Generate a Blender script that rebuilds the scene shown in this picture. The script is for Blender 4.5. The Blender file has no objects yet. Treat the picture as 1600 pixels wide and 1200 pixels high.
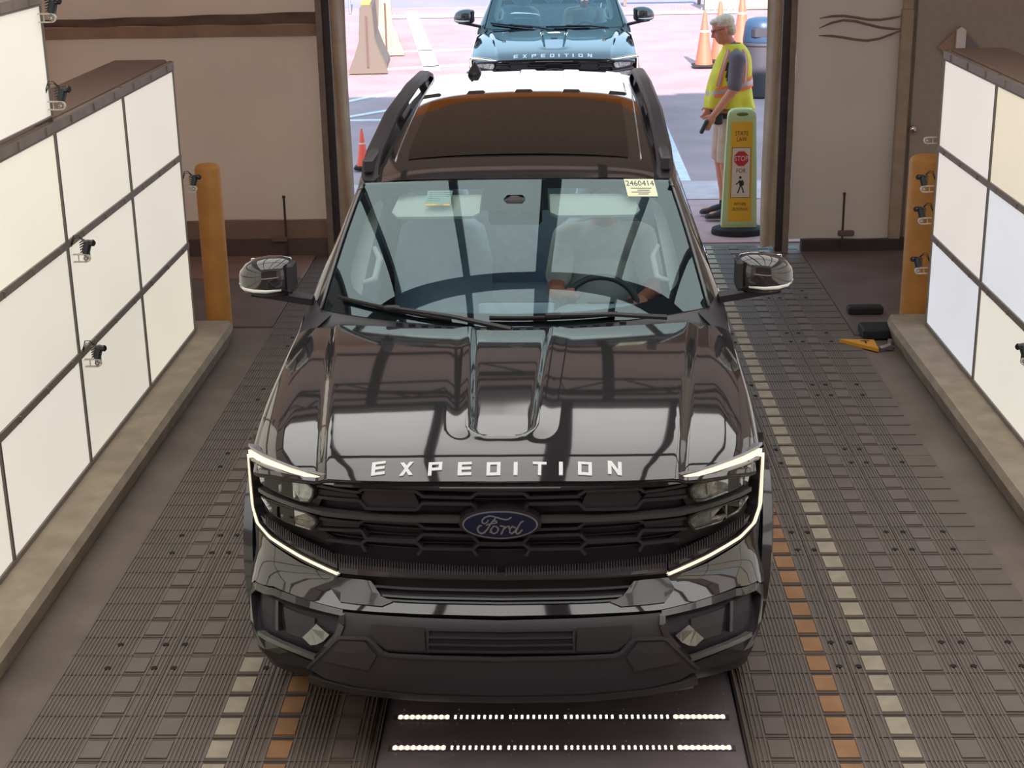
import bpy, bmesh, math, random
from mathutils import Vector, Matrix
from math import sin, cos, pi, sqrt, radians
random.seed(7)
S = bpy.context.scene
COL = S.collection

# ---------------------------------------------------------------- camera
cam_data = bpy.data.cameras.new('camera'); cam = bpy.data.objects.new('camera', cam_data); COL.objects.link(cam)
cam_data.sensor_width = 36; cam_data.lens = 54.0; cam_data.clip_start = .05; cam_data.clip_end = 300
_R = ((0.99951293, -0.00799111, -0.03016696), (0.02606359, -0.31789685, 0.947767), (-0.01716369, -0.94809163, -0.31753373))
cam.matrix_world = Matrix(((_R[0][0], -_R[0][1], -_R[0][2], 0), (_R[1][0], -_R[1][1], -_R[1][2], 0), (_R[2][0], -_R[2][1], -_R[2][2], 3.2), (0, 0, 0, 1)))
S.camera = cam
# ---------------------------------------------------------------- world, sun, exposure
W = bpy.data.worlds.new('world'); S.world = W; W.use_nodes = True
nt = W.node_tree; bg = nt.nodes['Background']
tc = nt.nodes.new('ShaderNodeTexCoord'); sp = nt.nodes.new('ShaderNodeSeparateXYZ'); rp = nt.nodes.new('ShaderNodeValToRGB')
nt.links.new(tc.outputs['Generated'], sp.inputs[0]); nt.links.new(sp.outputs['Z'], rp.inputs[0]); nt.links.new(rp.outputs[0], bg.inputs[0])
rp.color_ramp.elements[0].position = 0.0; rp.color_ramp.elements[0].color = (1.0, .93, .95, 1)
rp.color_ramp.elements[1].position = .34; rp.color_ramp.elements[1].color = (.50, .80, 1.05, 1)
bg.inputs[1].default_value = 1.75
sun_d = bpy.data.lights.new('sun', 'SUN'); sun_d.energy = 11; sun_d.angle = radians(.6); sun_d.color = (1.0, .93, .9)
sun = bpy.data.objects.new('sun', sun_d); COL.objects.link(sun)
sun.rotation_euler = Vector((-0.10, 0.88, -0.50)).to_track_quat('-Z', 'Y').to_euler()
OVERHEAD = 1.9; SIDE = .62; ARCH_Y = 6.47
vs = S.view_settings; vs.view_transform = 'Standard'; vs.look = 'None'; vs.gamma = 1; vs.exposure = 0.0; vs.use_curve_mapping = False

# ---------------------------------------------------------------- materials
def srgb(r, g, b):
    f = lambda c: (c / 255 / 12.92) if c <= 10 else ((c / 255 + .055) / 1.055) ** 2.4
    return (f(r), f(g), f(b))
MATS = {}
def mat(name, col, rough=.6, metal=0, ior=1.45, coat=0, noise=0, nscale=20, bump=0, bscale=60, emit=0, alpha=None, spec=None, col2=None, coord='Object'):
    if name in MATS: return MATS[name]
    m = bpy.data.materials.new(name); m.use_nodes = True; n = m.node_tree; p = n.nodes['Principled BSDF']
    p.inputs['Base Color'].default_value = (*col, 1); p.inputs['Roughness'].default_value = rough
    p.inputs['Metallic'].default_value = metal; p.inputs['IOR'].default_value = ior; p.inputs['Coat Weight'].default_value = coat
    p.inputs['Coat Roughness'].default_value = .03
    if spec is not None: p.inputs['Specular IOR Level'].default_value = spec
    if emit: p.inputs['Emission Color'].default_value = (*col, 1); p.inputs['Emission Strength'].default_value = emit
    if noise or bump:
        t = n.nodes.new('ShaderNodeTexCoord'); nz = n.nodes.new('ShaderNodeTexNoise'); nz.inputs['Scale'].default_value = nscale; nz.inputs['Detail'].default_value = 6
        n.links.new(t.outputs[coord], nz.inputs['Vector'])
    if noise:
        mx = n.nodes.new('ShaderNodeMix'); mx.data_type = 'RGBA'
        c2 = col2 or tuple(max(0, c * (1 - noise)) for c in col); c1 = tuple(c * (1 + noise * .5) for c in col) if not col2 else col
        r = n.nodes.new('ShaderNodeMapRange'); r.inputs[1].default_value = .35; r.inputs[2].default_value = .65
        n.links.new(nz.outputs['Fac'], r.inputs[0]); n.links.new(r.outputs[0], mx.inputs['Factor'])
        mx.inputs['A'].default_value = (*c1, 1); mx.inputs['B'].default_value = (*c2, 1)
        n.links.new(mx.outputs['Result'], p.inputs['Base Color'])
    if bump:
        b2 = n.nodes.new('ShaderNodeTexNoise'); b2.inputs['Scale'].default_value = bscale; b2.inputs['Detail'].default_value = 4
        n.links.new(t.outputs[coord], b2.inputs['Vector'])
        bp = n.nodes.new('ShaderNodeBump'); bp.inputs['Strength'].default_value = bump; bp.inputs['Distance'].default_value = .01
        n.links.new(b2.outputs['Fac'], bp.inputs['Height']); n.links.new(bp.outputs[0], p.inputs['Normal'])
    MATS[name] = m; return m
def glass(name, tint, ior=1.5, thru=1.0, rough=0.0, col=(1, 1, 1)):
    if name in MATS: return MATS[name]
    m = bpy.data.materials.new(name); m.use_nodes = True; n = m.node_tree; n.nodes.remove(n.nodes['Principled BSDF'])
    o = n.nodes['Material Output']; t = n.nodes.new('ShaderNodeBsdfTransparent'); t.inputs[0].default_value = (*tint, 1)
    g = n.nodes.new('ShaderNodeBsdfGlossy'); g.inputs['Roughness'].default_value = rough; g.inputs[0].default_value = (*col, 1)
    fr = n.nodes.new('ShaderNodeFresnel'); fr.inputs['IOR'].default_value = ior; mx = n.nodes.new('ShaderNodeMixShader')
    n.links.new(fr.outputs[0], mx.inputs[0]); n.links.new(t.outputs[0], mx.inputs[1]); n.links.new(g.outputs[0], mx.inputs[2]); n.links.new(mx.outputs[0], o.inputs[0])
    MATS[name] = m; return m
def fabric(name, col, trans=.4):
    m = bpy.data.materials.new(name); m.use_nodes = True; n = m.node_tree; n.nodes.remove(n.nodes['Principled BSDF'])
    o = n.nodes['Material Output']; d = n.nodes.new('ShaderNodeBsdfDiffuse'); t = n.nodes.new('ShaderNodeBsdfTranslucent'); mx = n.nodes.new('ShaderNodeMixShader'); mx.inputs[0].default_value = trans
    tx = n.nodes.new('ShaderNodeTexCoord'); nz = n.nodes.new('ShaderNodeTexNoise'); nz.inputs['Scale'].default_value = 1.3; nz.inputs['Detail'].default_value = 5
    n.links.new(tx.outputs['Object'], nz.inputs['Vector'])
    cm = n.nodes.new('ShaderNodeMix'); cm.data_type = 'RGBA'; cm.inputs['A'].default_value = (*[c * .88 for c in col], 1); cm.inputs['B'].default_value = (*[min(1, c * 1.12) for c in col], 1)
    n.links.new(nz.outputs['Fac'], cm.inputs['Factor'])
    bp = n.nodes.new('ShaderNodeBump'); bp.inputs['Strength'].default_value = .35; bp.inputs['Distance'].default_value = .05; n.links.new(nz.outputs['Fac'], bp.inputs['Height'])
    for s in (d, t): n.links.new(cm.outputs['Result'], s.inputs[0]); n.links.new(bp.outputs[0], s.inputs['Normal'])
    n.links.new(d.outputs[0], mx.inputs[1]); n.links.new(t.outputs[0], mx.inputs[2]); n.links.new(mx.outputs[0], o.inputs[0]); MATS[name] = m; return m

paint = mat('black_car_paint', (.026, .025, .028), .05, ior=1.7, coat=1.0)
paint_lo = mat('gloss_black_plastic', (.022, .021, .024), .14, ior=1.5, coat=.6)
satin = mat('satin_black_plastic', (.034, .031, .036), .42, ior=1.45, bump=.05, bscale=300)
skidm = mat('charcoal_satin_paint', (.040, .037, .043), .34, ior=1.5)
cavity = mat('dark_grille_plastic', (.022, .019, .028), .5)
grille_bar = mat('dark_chrome_grille', (.035, .033, .04), .28, ior=1.6)
chrome = mat('chrome', (.75, .75, .76), .08, metal=1)
facetm = mat('polished_trim', (.25, .27, .26), .1, metal=1)
rubber = mat('black_rubber', (.018, .017, .018), .75)
tyre = mat('tyre_rubber', (.02, .02, .02), .85, bump=.2, bscale=80)
drl = mat('running_light_white', (1.0, .90, .68), .3, emit=.80)
letter = mat('silver_lettering', (.78, .79, .80), .35)
blue_oval = mat('blue_enamel', (.010, .016, .05), .12, ior=1.5)
silver = mat('brushed_silver', (.42, .42, .45), .35, metal=.8)
frit = mat('black_glass_border', (.035, .037, .042), .1, ior=1.7)
glassm = glass('windshield_glass', (.84, .95, .98), 1.95, col=(.74, .95, 1.0))
sideglass = glass('tinted_side_glass', (.45, .47, .48), 1.5)
lensm = glass('clear_lens', (.92, .94, .95), 1.45)
lampref = mat('lamp_reflector', (.55, .58, .55), .22, metal=.7, noise=.5, nscale=45)
lampbox = mat('lamp_housing_black', (.02, .02, .022), .3)
rimm = mat('wheel_alloy', (.3, .3, .32), .3, metal=1)
seatm = mat('grey_leather', (.36, .49, .62), .55, noise=.1)
creamm = mat('cream_trim', (.86, .87, .76), .8)
dashm = mat('dashboard_vinyl', (.36, .46, .52), .6, noise=.1)

# ---------------------------------------------------------------- mesh helpers
class MB:
    def __init__(s): s.v = []; s.f = []; s.m = []; s.mats = []
    def mi(s, m):
        if m is None: return 0
        if m not in s.mats: s.mats.append(m)
        return s.mats.index(m)
    def add(s, vs, fs, m=None):
        b = len(s.v); s.v += [tuple(p) for p in vs]; k = s.mi(m)
        for f in fs: s.f.append(tuple(b + i for i in f)); s.m.append(k)
    def box(s, c, d, m=None, rot=None, bev=0):
        x, y, z = d[0] / 2, d[1] / 2, d[2] / 2
        if bev:
            b = min(bev, x * .9, y * .9, z * .9); vs = []
            for sz, sx_, in ((-z, -b), (-z + b, 0), (z - b, 0), (z, -b)):
                X, Y = x + sx_, y + sx_
                for (px, py) in ((-X + b, -Y), (X - b, -Y), (X, -Y + b), (X, Y - b), (X - b, Y), (-X + b, Y), (-X, Y - b), (-X, -Y + b)): vs.append(Vector((px, py, sz)))
            fs = [tuple(range(7, -1, -1)), tuple(range(24, 32))]
            for r in range(3):
                for i in range(8): fs.append((r * 8 + i, r * 8 + (i + 1) % 8, r * 8 + 8 + (i + 1) % 8, r * 8 + 8 + i))
        else:
            vs = [Vector(p) for p in ((-x, -y, -z), (x, -y, -z), (x, y, -z), (-x, y, -z), (-x, -y, z), (x, -y, z), (x, y, z), (-x, y, z))]
            fs = [(3, 2, 1, 0), (4, 5, 6, 7), (0, 1, 5, 4), (1, 2, 6, 5), (2, 3, 7, 6), (3, 0, 4, 7)]
        if rot: vs = [rot @ v for v in vs]
        s.add([v + Vector(c) for v in vs], fs, m); return s
    def cone(s, p0, r0, p1, r1, n=16, m=None, cap=True):
        p0, p1 = Vector(p0), Vector(p1); d = (p1 - p0).normalized(); a = d.orthogonal().normalized(); b = d.cross(a); vs = []
        for p, r in ((p0, r0), (p1, r1)):
            for i in range(n): t = 2 * pi * i / n; vs.append(p + a * r * cos(t) + b * r * sin(t))
        fs = [(i, (i + 1) % n, n + (i + 1) % n, n + i) for i in range(n)]
        if cap: fs += [tuple(range(n - 1, -1, -1)), tuple(range(n, 2 * n))]
        s.add(vs, fs, m); return s
    def tube(s, pts, r, n=8, m=None):
        pts = [Vector(p) for p in pts]; rr = r if isinstance(r, (list, tuple)) else [r] * len(pts); vs = []; a = None
        for i, p in enumerate(pts):
            d = (pts[min(i + 1, len(pts) - 1)] - pts[max(i - 1, 0)]).normalized()
            if a is None: a = d.orthogonal().normalized()
            else: a = (a - d * a.dot(d)).normalized()
            b = d.cross(a)
            for k in range(n): t = 2 * pi * k / n; vs.append(p + a * rr[i] * cos(t) + b * rr[i] * sin(t))
        fs = [(i * n + k, i * n + (k + 1) % n, (i + 1) * n + (k + 1) % n, (i + 1) * n + k) for i in range(len(pts) - 1) for k in range(n)]
        fs += [tuple(range(n - 1, -1, -1)), tuple(range((len(pts) - 1) * n, len(pts) * n))]; s.add(vs, fs, m); return s
    def rings(s, rings, m=None, cap=True, closed=True):
        n = len(rings[0]); vs = [p for r in rings for p in r]
        fs = [(i * n + k, i * n + (k + 1) % n, (i + 1) * n + (k + 1) % n, (i + 1) * n + k) for i in range(len(rings) - 1) for k in range(n if closed else n - 1)]
        if cap: fs += [tuple(range(n - 1, -1, -1)), tuple(range((len(rings) - 1) * n, len(rings) * n))]
        s.add(vs, fs, m); return s
    def ell(s, c, r, nu=20, nv=12, m=None, rot=None):
        vs = [Vector((0, 0, -r[2]))]
        for j in range(1, nv):
            t = -pi / 2 + pi * j / nv
            for i in range(nu): a = 2 * pi * i / nu; vs.append(Vector((r[0] * cos(t) * cos(a), r[1] * cos(t) * sin(a), r[2] * sin(t))))
        vs.append(Vector((0, 0, r[2]))); L = len(vs) - 1; fs = []
        for i in range(nu): fs.append((0, 1 + (i + 1) % nu, 1 + i)); fs.append((L, L - nu + i, L - nu + (i + 1) % nu))
        for j in range(nv - 2):
            for i in range(nu): fs.append((1 + j * nu + i, 1 + j * nu + (i + 1) % nu, 1 + (j + 1) * nu + (i + 1) % nu, 1 + (j + 1) * nu + i))
        if rot: vs = [rot @ v for v in vs]
        s.add([v + Vector(c) for v in vs], fs, m); return s
    def capsule(s, p0, r0, p1, r1, n=14, m=None):
        p0, p1 = Vector(p0), Vector(p1); s.cone(p0, r0, p1, r1, n, m); s.ell(p0, (r0,) * 3, n, 8, m); s.ell(p1, (r1,) * 3, n, 8, m); return s
    def prism(s, poly, fn, h, m=None):
        n = len(poly); vs = [fn(a, b, 0) for a, b in poly] + [fn(a, b, h) for a, b in poly]
        s.add(vs, [tuple(range(n - 1, -1, -1)), tuple(range(n, 2 * n))] + [(i, (i + 1) % n, n + (i + 1) % n, n + i) for i in range(n)], m); return s
    def grid(s, fn, nu, nv, m=None, flip=False):
        vs = [fn(i / nu, j / nv) for j in range(nv + 1) for i in range(nu + 1)]
        fs = [(j * (nu + 1) + i, j * (nu + 1) + i + 1, (j + 1) * (nu + 1) + i + 1, (j + 1) * (nu + 1) + i) for j in range(nv) for i in range(nu)]
        if flip: fs = [f[::-1] for f in fs]
        s.add(vs, fs, m); return s
    def build(s, name, m=None, parent=None, smooth=False, fix=True, loc=None):
        me = bpy.data.meshes.new(name); me.from_pydata([tuple(v) for v in s.v], [], s.f)
        if s.mats:
            for x in s.mats: me.materials.append(x)
            me.polygons.foreach_set('material_index', s.m)
        elif m: me.materials.append(m)
        if fix:
            b = bmesh.new(); b.from_mesh(me); bmesh.ops.recalc_face_normals(b, faces=b.faces); b.to_mesh(me); b.free()
        me.update()
        if smooth:
            me.shade_smooth()
            if smooth is not True: me.set_sharp_from_angle(angle=radians(smooth))
        o = bpy.data.objects.new(name, me); COL.objects.link(o)
        if parent: o.parent = parent
        if loc: o.location = loc
        return o
def tag(o, label=None, cat=None, group=None, kind=None):
    if label: o['label'] = label
    if cat: o['category'] = cat
    if group: o['group'] = group
    if kind: o['kind'] = kind
    return o
def thing(name, label, cat, loc=(0, 0, 0), rz=0, group=None):
    o = bpy.data.objects.new(name, None); o.empty_display_size = .1; COL.objects.link(o); o.location = loc; o.rotation_euler.z = rz
    return tag(o, label, cat, group)
def copy_tree(o, parent=None):
    c = o.copy(); COL.objects.link(c)
    if parent: c.parent = parent
    for ch in list(o.children): copy_tree(ch, c)
    return c
def cutpoly(poly, step=.06):
    bm = bmesh.new(); bm.faces.new([bm.verts.new((a, b, 0)) for a, b in poly])
    xs = [p[0] for p in poly]; ys = [p[1] for p in poly]
    for ax, lo, hi in ((0, min(xs), max(xs)), (1, min(ys), max(ys))):
        k = math.ceil(lo / step)
        while k * step < hi:
            co = [0, 0, 0]; no = [0, 0, 0]; co[ax] = k * step + 1e-5; no[ax] = 1
            bmesh.ops.bisect_plane(bm, geom=bm.verts[:] + bm.edges[:] + bm.faces[:], plane_co=co, plane_no=no, dist=1e-6); k += 1
    bmesh.ops.triangulate(bm, faces=[f for f in bm.faces if len(f.verts) > 4])
    bm.verts.index_update(); vs = [(v.co.x, v.co.y) for v in bm.verts]; fs = [[v.index for v in f.verts] for f in bm.faces]
    be = [(e.verts[0].index, e.verts[1].index) for e in bm.edges if len(e.link_faces) == 1]; bm.free(); return vs, fs, be
def patch(mb, poly, surf, off=0.0, depth=.02, m=None, mirror=True, step=.06):
    for sg in ((1, -1) if mirror else (1,)):
        vs, fs, be = cutpoly([(a * sg, b) for a, b in poly], step); n = len(vs)
        V = [surf(a, b, off) for a, b in vs] + [surf(a, b, off - depth) for a, b in vs]
        mb.add(V, fs + [[i + n for i in f[::-1]] for f in fs] + [(a, b, b + n, a + n) for a, b in be], m)
def ribbon(pts, w):
    n = len(pts); L = []; R = []
    for i, p in enumerate(pts):
        a = pts[max(i - 1, 0)]; b = pts[min(i + 1, n - 1)]
        def nrm(q, r): d = sqrt((r[0] - q[0]) ** 2 + (r[1] - q[1]) ** 2) or 1; return (-(r[1] - q[1]) / d, (r[0] - q[0]) / d)
        if 0 < i < n - 1:
            n1 = nrm(a, p); n2 = nrm(p, b); sx, sy = n1[0] + n2[0], n1[1] + n2[1]; d = sx * sx + sy * sy; k = 2 / max(d, .8)
            nx, ny = sx * k, sy * k
        else: nx, ny = nrm(a, b)
        L.append((p[0] + nx * w / 2, p[1] + ny * w / 2)); R.append((p[0] - nx * w / 2, p[1] - ny * w / 2))
    return L + R[::-1]
def bar(mb, pts, w, surf, off=0, depth=.02, m=None, mirror=True, step=.06):
    for i in range(len(pts) - 1): patch(mb, ribbon([pts[i], pts[i + 1]], w), surf, off, depth, m, mirror, step)
def text_geo(txt, size, extr=.0):
    cu = bpy.data.curves.new('t', 'FONT'); cu.body = txt; cu.size = size; cu.align_x = 'CENTER'; cu.align_y = 'CENTER'; cu.resolution_u = 3; cu.extrude = extr
    o = bpy.data.objects.new('t', cu); COL.objects.link(o); dg = bpy.context.evaluated_depsgraph_get(); dg.update()
    me = bpy.data.meshes.new_from_object(o.evaluated_get(dg)); vs = [v.co.copy() for v in me.vertices]; fs = [tuple(p.vertices) for p in me.polygons]
    bpy.data.objects.remove(o); bpy.data.curves.remove(cu); bpy.data.meshes.remove(me); return vs, fs
def fuse(mb, name, m, parent, voxel=.012, smooth=4, loc=None):
    o = mb.build(name, m, None, fix=False)
    r = o.modifiers.new('r', 'REMESH'); r.mode = 'VOXEL'; r.voxel_size = voxel
    s_ = o.modifiers.new('s', 'SMOOTH'); s_.iterations = smooth; s_.factor = .5
    dg = bpy.context.evaluated_depsgraph_get(); dg.update(); me = bpy.data.meshes.new_from_object(o.evaluated_get(dg)); me.name = name
    old = o.data; o.modifiers.clear(); o.data = me; bpy.data.meshes.remove(old)
    me.shade_smooth()
    if not me.materials: me.materials.append(m)
    o.parent = parent
    if loc: o.location = loc
    return o
def pch(x, T):
    if x <= T[0][0]: return T[0][1]
    if x >= T[-1][0]: return T[-1][1]
    for i in range(len(T) - 1):
        if x <= T[i + 1][0]: break
    def slope(j):
        if j <= 0: return (T[1][1] - T[0][1]) / (T[1][0] - T[0][0])
        if j >= len(T) - 1: return (T[-1][1] - T[-2][1]) / (T[-1][0] - T[-2][0])
        a = (T[j][1] - T[j - 1][1]) / (T[j][0] - T[j - 1][0]); b = (T[j + 1][1] - T[j][1]) / (T[j + 1][0] - T[j][0])
        return 0 if a * b <= 0 else 2 * a * b / (a + b)
    x0, y0 = T[i]; x1, y1 = T[i + 1]; h = x1 - x0; t = (x - x0) / h; m0, m1 = slope(i) * h, slope(i + 1) * h
    return (2 * t ** 3 - 3 * t ** 2 + 1) * y0 + (t ** 3 - 2 * t ** 2 + t) * m0 + (-2 * t ** 3 + 3 * t ** 2) * y1 + (t ** 3 - t ** 2) * m1
def sst(a, b, x): t = max(0, min(1, (x - a) / (b - a))); return t * t * (3 - 2 * t)

# ---------------------------------------------------------------- the setting
def struct(mb, name, m=None, smooth=False): return tag(mb.build(name, m, smooth=smooth), kind='structure')
concrete = mat('worn_concrete', srgb(122, 110, 102), .85, noise=.16, nscale=3.0, bump=.15, bscale=90)
back_floor = mat('stained_concrete', srgb(112, 98, 97), .55, noise=.2, nscale=2.2, bump=.1, bscale=60)
curbm = mat('curb_concrete', srgb(160, 146, 128), .9, noise=.16, nscale=6, bump=.25, bscale=50)
tentm = fabric('tan_tent_fabric', srgb(206, 176, 150), .24); roofm = fabric('brown_tent_roof', srgb(172, 148, 136), .20)
tentR = fabric('beige_tent_fabric', srgb(194, 174, 156), .2)
tent_dark = mat('dark_tent_seam', srgb(120, 98, 86), .9, noise=.15, nscale=4)
steel = mat('dusty_steel', srgb(132, 116, 108), .55, metal=.2, noise=.15, nscale=9)
dsteel = mat('dark_steel', srgb(74, 66, 68), .5, metal=.3, noise=.15, nscale=9)
asphalt = mat('pink_grey_asphalt', srgb(176, 144, 146), .9, noise=.12, nscale=1.1, bump=.3, bscale=70)
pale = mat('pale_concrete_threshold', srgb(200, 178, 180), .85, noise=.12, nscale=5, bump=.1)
brickp = mat('rosy_concrete', srgb(190, 150, 150), .85, noise=.12, nscale=5, bump=.1)
white_line_band = mat('road_paint_and_pale_band', srgb(226, 220, 226), .7, noise=.12, nscale=8)
doorm = mat('grey_painted_door', srgb(168, 156, 144), .6, noise=.05)
woodm = mat('tan_trim_board', srgb(170, 152, 134), .8, noise=.12, nscale=7)

struct(MB().box((0, 6.2, -.06), (8.6, 14.6, .1)), 'floor', concrete)
struct(MB().box((3.1, 11.9, -.005), (1.95, 2.6, .012)), 'trim_1', back_floor)
struct(MB().box((-3.1, 11.65, -.005), (1.95, 1.4, .012)), 'trim_2', back_floor)
struct(MB().box((-3.1, 12.75, -.003), (1.95, .8, .03), bev=.008), 'trim_3', mat('rosy_slab', srgb(140, 112, 104), .7, noise=.12, nscale=5))
g = MB(); g.box((0, 57.4, -.07), (120, 87.8, .1)); struct(g, 'ground', asphalt)
struct(MB().box((0, 14.43, -.010), (12, 1.86, .022)), 'trim_4', brickp)
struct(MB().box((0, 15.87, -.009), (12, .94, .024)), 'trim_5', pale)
struct(MB().box((1.33, 19.9, -.008), (.22, 7.1, .026)), 'trim_6', white_line_band)  # pale band on the asphalt along the right of the cars
def line(x0, y0, x1, y1, w, nm):
    d = Vector((x1 - x0, y1 - y0, 0)); r = Matrix.Rotation(math.atan2(d.y, d.x), 3, 'Z')
    struct(MB().box(((x0 + x1) / 2, (y0 + y1) / 2, -.012), (d.length, w, .016), rot=r), nm, white_line_band)
line(-4.4, 20.6, -1.6, 25.2, .12, 'trim_7'); line(-4.6, 19.2, -1.5, 22.9, .12, 'trim_8'); line(-4.6, 20.95, -1.6, 20.95, .12, 'trim_9')
line(-3.5, 38, -2.1, 26.4, .28, 'trim_10'); line(-3.1, 26.6, -1.4, 27.2, .12, 'trim_11'); line(-3.0, 29.3, -1.6, 29.6, .12, 'trim_12')

# curbs
def curb(nm, sx):
    mb = MB(); prof = [(2.86, 0), (2.36, 0), (2.325, .11), (2.345, .148), (2.86, .15)]; rings = []
    ys = [2.2 + i * .5 for i in range(17)] + [10.42, 10.56, 10.66]
    for y in ys:
        k = 0 if y < 10.5 else (y - 10.5) * .25
        rings.append([(sx * (x + (k if x < 2.8 else 0)), y, z - (k * .4 if z > .1 else 0)) for x, z in prof])
    mb.rings(rings); o = mb.build(nm, curbm)
    return o
tag(curb('curb', -1), 'concrete curb under the wall of lit panels on the left', 'curb')
tag(curb('curb', 1), 'concrete curb under the wall of lit panels on the right', 'curb')

# end wall of the tent with the doorway
YW = 13.2
def pleat(x0, x1, z0, z1, amp, fr, y=YW):
    def fn(a, b):
        x = x0 + (x1 - x0) * a; z = z0 + (z1 - z0) * b
        return (x, y + amp * sin(x * fr) * (.4 + .6 * sin(z * .9 + 1) ** 2) + .012 * sin(z * 7 + x * 3) - .03 * sst(.35, .0, z), z)
    mb = MB(); mb.grid(fn, 90, 60); return mb
struct(pleat(-4.4, -2.0, .16, 5.6, .02, 6), 'wall_back_left', tentm, True)
struct(pleat(2.02, 2.92, .1, 5.6, .018, 9), 'wall_back_right', tentR, True)
mb = MB(); mb.box((3.9, YW + .1, 2.8), (2.0, .12, 5.6)); mb.box((0, YW + .06, 4.2), (4.04, .1, 2.9)); struct(mb, 'wall_back', mat('taupe_wall', srgb(164, 148, 134), .9, noise=.06))
struct(MB().box((0, YW, 2.72), (3.9, .16, .16)), 'trim_13', mat('door_header_orange', srgb(222, 140, 40), .6))
struct(MB().box((-3.2, YW - .02, .24), (2.4, .06, .16)), 'baseboard_back_left', mat('dusty_sill', srgb(140, 114, 100), .8, noise=.1))
struct(MB().box((-3.2, YW - .03, .08), (2.4, .1, .16)), 'trim_14', mat('dark_sill', srgb(96, 80, 78), .8, noise=.1))
struct(MB().box((3.1, YW - .03, .05), (1.95, .1, .1)), 'trim_15', dsteel)
mb = MB()
mb.grid(lambda a, b: (-4.4 + 2.42 * a, YW - .05 - .02 * sin(a * 19) * sin(b * pi), 2.00 + .10 * b * (.6 + .4 * a) + .003 * sin(a * 23)), 50, 4); struct(mb, 'trim_16', mat('dark_band', srgb(112, 92, 84), .9, noise=.15, nscale=6), True)  # darker band across the left end wall
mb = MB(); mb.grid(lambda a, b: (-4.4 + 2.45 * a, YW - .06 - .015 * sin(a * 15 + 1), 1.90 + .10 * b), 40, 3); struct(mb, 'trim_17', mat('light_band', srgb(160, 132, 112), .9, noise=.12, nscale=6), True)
# bunched-up folds and hems of the right hand curtain
mb = MB()
for z, a in ((1.98, .0), (1.9, .05), (1.84, -.04)):
    mb.tube([(2.2 + .1 * i, YW - .035, z + a * sin(i * .55) + .02 * sin(i)) for i in range(8)], [.004] + [.011] * 6 + [.004], 6)
struct(mb, 'trim_18', mat('fabric_fold', srgb(128, 110, 98), .9))
struct(MB().box((2.93, YW - .02, 1.05), (.10, .06, 2.0), bev=.01).box((2.93, YW - .02, 3.8), (.08, .06, 3.5)), 'trim_19', woodm)
# steel jambs
for sx, n in ((-1, 20), (1, 23)):
    mb = MB(); mb.box((sx * 1.98, YW - .06, 1.9), (.05, .1, 3.8)); struct(mb, 'trim_%d' % n, steel)
    mb = MB(); mb.box((sx * 1.925, YW - .03, 1.9), (.06, .06, 3.8)); struct(mb, 'trim_%d' % (n + 1), dsteel)
    def fl(a, b, sx=sx): return (sx * (1.89 - .13 * a - .006 * sin(b * 9) * a), YW - .1 + .04 * sin(a * 6 + b * 3), .05 + 3.0 * b)
    struct(MB().grid(fl, 10, 40), 'trim_%d' % (n + 2), mat('canvas_flap', srgb(186, 168, 150), .9, noise=.12, nscale=6), True)
# side door on the right with its knob
d = MB().box((3.52, YW + .02, 1.35), (1.0, .05, 2.7)).build('door_1', doorm); tag(d, kind='structure')
MB().cone((3.03, YW - .005, 1.05), .03, (3.03, YW - .03, 1.05), .03).ell((3.03, YW - .055, 1.05), (.032, .028, .032)).build('door_knob', chrome, d, smooth=40)
# ceiling: tan tent fabric with ribs, side walls
def ceil(a, b): x = -4.4 + 8.8 * a; y = -3.5 + 16.9 * b; return (x, y, 4.95 - .55 * (x / 4.4) ** 2 + .03 * sin(y * 3.1))
struct(MB().grid(ceil, 24, 60), 'ceiling', roofm, True)
struct(MB().grid(lambda a, b: (-4.4, -3.5 + 16.9 * a, 4.7 * b), 30, 8), 'wall_left', tentm)
struct(MB().grid(lambda a, b: (4.4, -3.5 + 16.9 * a, 4.7 * b), 30, 8), 'wall_right', tentR)
struct(MB().box((0, -3.5, 2.6), (8.8, .1, 5.2)), 'wall_front', tent_dark)
mb = MB()
for y in (4.2, 6.4, 8.6, 10.9, 12.6):
    mb.tube([(-4.35 + 8.7 * i / 20, y, 4.87 - .55 * ((i - 10) / 10) ** 2) for i in range(21)], .045, 8)
struct(mb, 'trim_30', dsteel, True)

# flat roof truss beyond the overhead lights
def truss(y, z, nm):
    mb = MB(); mb.tube([(-3.6, y, z), (3.6, y, z)], .022); mb.tube([(-3.6, y, z - .32), (3.6, y, z - .32)], .022)
    for i in range(12): a = -3.6 + i * .6; mb.tube([(a, y, z - (.32 if i % 2 else 0)), (a + .6, y, z - (0 if i % 2 else .32))], .014, 6)
    struct(mb, nm, dsteel, True)
truss(9.5, 3.95, 'trim_31')
mb = MB()
for x in (-1.8, .62): mb.box((x, 11.3, 4.6), (.12, 3.2, .08))
struct(mb, 'trim_32', dsteel)

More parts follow.
